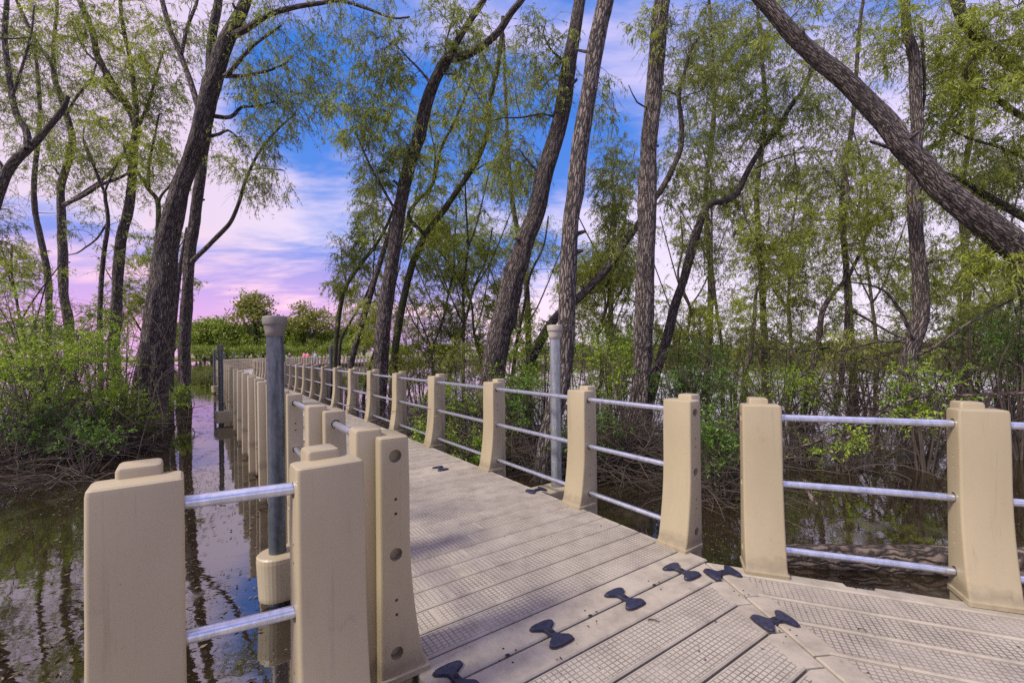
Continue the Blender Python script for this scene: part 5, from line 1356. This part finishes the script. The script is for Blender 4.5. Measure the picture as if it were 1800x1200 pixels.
# ------------------------------------------------------------------ walkers on the far curve
def person(name, label, x, y, rot, shirt, trousers, hair, stride, h=1.7):
    root = empty(name, (x, y, 0), label=label, cat='person', group='walkers on the far walkway'); root.rotation_euler.z = rot
    def skinned(nm, verts, edges, rad, mat, rooti=0):
        me = bpy.data.meshes.new(nm); me.from_pydata(verts, edges, []); o = link_mesh(nm, me, None, None)
        m1 = o.modifiers.new('s', 'SKIN'); o.modifiers.new('d', 'SUBSURF').levels = 1
        for i, r in enumerate(rad): me.skin_vertices[0].data[i].radius = (r, r)
        me.skin_vertices[0].data[rooti].use_root = True
        dg = bpy.context.evaluated_depsgraph_get(); m2 = bpy.data.meshes.new_from_object(o.evaluated_get(dg))
        bpy.data.objects.remove(o); m2.materials.clear(); m2.materials.append(mat)
        return link_mesh(nm, m2, root)
    s_ = stride
    body = [(0, 0, .95), (0, 0, 1.15), (0, 0, 1.38), (0, .01, 1.48), (0, .02, 1.56), (0, .03, 1.64),
            (.18, 0, 1.38), (.23, -.05 * s_, 1.12), (.24, .14 * s_, .90), (-.18, 0, 1.38), (-.23, .05 * s_, 1.12), (-.24, -.05 * s_, .90),
            (.09, 0, .90), (.10, .16 * s_, .50), (.10, .18 * s_, .08), (.10, .30 * s_, .04), (-.09, 0, .90), (-.10, -.10 * s_, .50), (-.10, -.30 * s_, .10), (-.10, -.20 * s_, .04)]
    ed = [(0, 1), (1, 2), (2, 3), (3, 4), (4, 5), (2, 6), (6, 7), (7, 8), (2, 9), (9, 10), (10, 11), (0, 12), (12, 13), (13, 14), (14, 15), (0, 16), (16, 17), (17, 18), (18, 19)]
    rd = [.13, .13, .14, .06, .08, .09, .06, .045, .035, .06, .045, .035, .09, .06, .04, .04, .09, .06, .04, .04]
    skinned('body', body, ed, rd, M_SKIN)
    skinned('shirt', [(0, 0, .92), (0, 0, 1.15), (0, 0, 1.40), (.18, 0, 1.38), (.22, -.03 * s_, 1.18), (-.18, 0, 1.38), (-.22, .03 * s_, 1.18)], [(0, 1), (1, 2), (2, 3), (3, 4), (2, 5), (5, 6)], [.16, .155, .155, .08, .065, .08, .065], shirt)
    skinned('trousers', [(0, 0, .94), (.09, 0, .86), (.10, .15 * s_, .50), (.10, .18 * s_, .12), (-.09, 0, .86), (-.10, -.10 * s_, .50), (-.10, -.28 * s_, .14)], [(0, 1), (1, 2), (2, 3), (0, 4), (4, 5), (5, 6)], [.14, .11, .075, .06, .11, .075, .06], trousers)
    skinned('hair', [(0, -.02, 1.62), (0, -.02, 1.69)], [(0, 1)], [.09, .085], hair)
M_SKIN = mat_simple('skin', (0.45, 0.28, 0.20), (0.55, 0.35, 0.26), 5, .6)
M_PINK = mat_simple('pink_cotton', (0.75, 0.12, 0.30), (0.85, 0.20, 0.40), 9, .8); M_BLUE = mat_simple('pale_blue_cotton', (0.25, 0.28, 0.55), (0.40, 0.42, 0.70), 9, .8)
M_NAVY = mat_simple('dark_cloth', (0.02, 0.02, 0.05), (0.05, 0.05, 0.10), 9, .8); M_HAIR = mat_simple('dark_hair', (0.03, 0.02, 0.015), (0.07, 0.05, 0.03), 30, .7)
def on_path(px, lat):
    best = None
    for s_ in np.arange(40, PATH_LEN - 3, 0.25):
        p, t_ = path(s_, lat); q = 900 + F * p[0] / p[1]
        if best is None or abs(q - px) < best[0]: best = (abs(q - px), p, t_)
    return best[1], math.atan2(best[2][1], best[2][0]) - math.pi / 2
for px, lat, sh, tr, hr, st, lb, hh in ((509, .3, M_NAVY, M_NAVY, M_HAIR, 1.0, 'distant walker in dark clothes, leftmost of the group on the far walkway', 1),
                                    (534, -.2, M_PINK, M_PINK, M_HAIR, 0.8, 'distant walker in bright pink, in the middle of the group', 1),
                                    (541, .4, M_PINK, M_NAVY, M_HAIR, 1.0, 'distant walker in a pink top and dark trousers beside the all-pink one', 1),
                                    (554, 0, M_BLUE, M_BLUE, M_HAIR, 0.9, 'distant walker in pale blue, rightmost of the group', 1)):
    p, r_ = on_path(px, lat); person('person', lb, p[0], p[1], r_ + 3.14, sh, tr, hr, st)
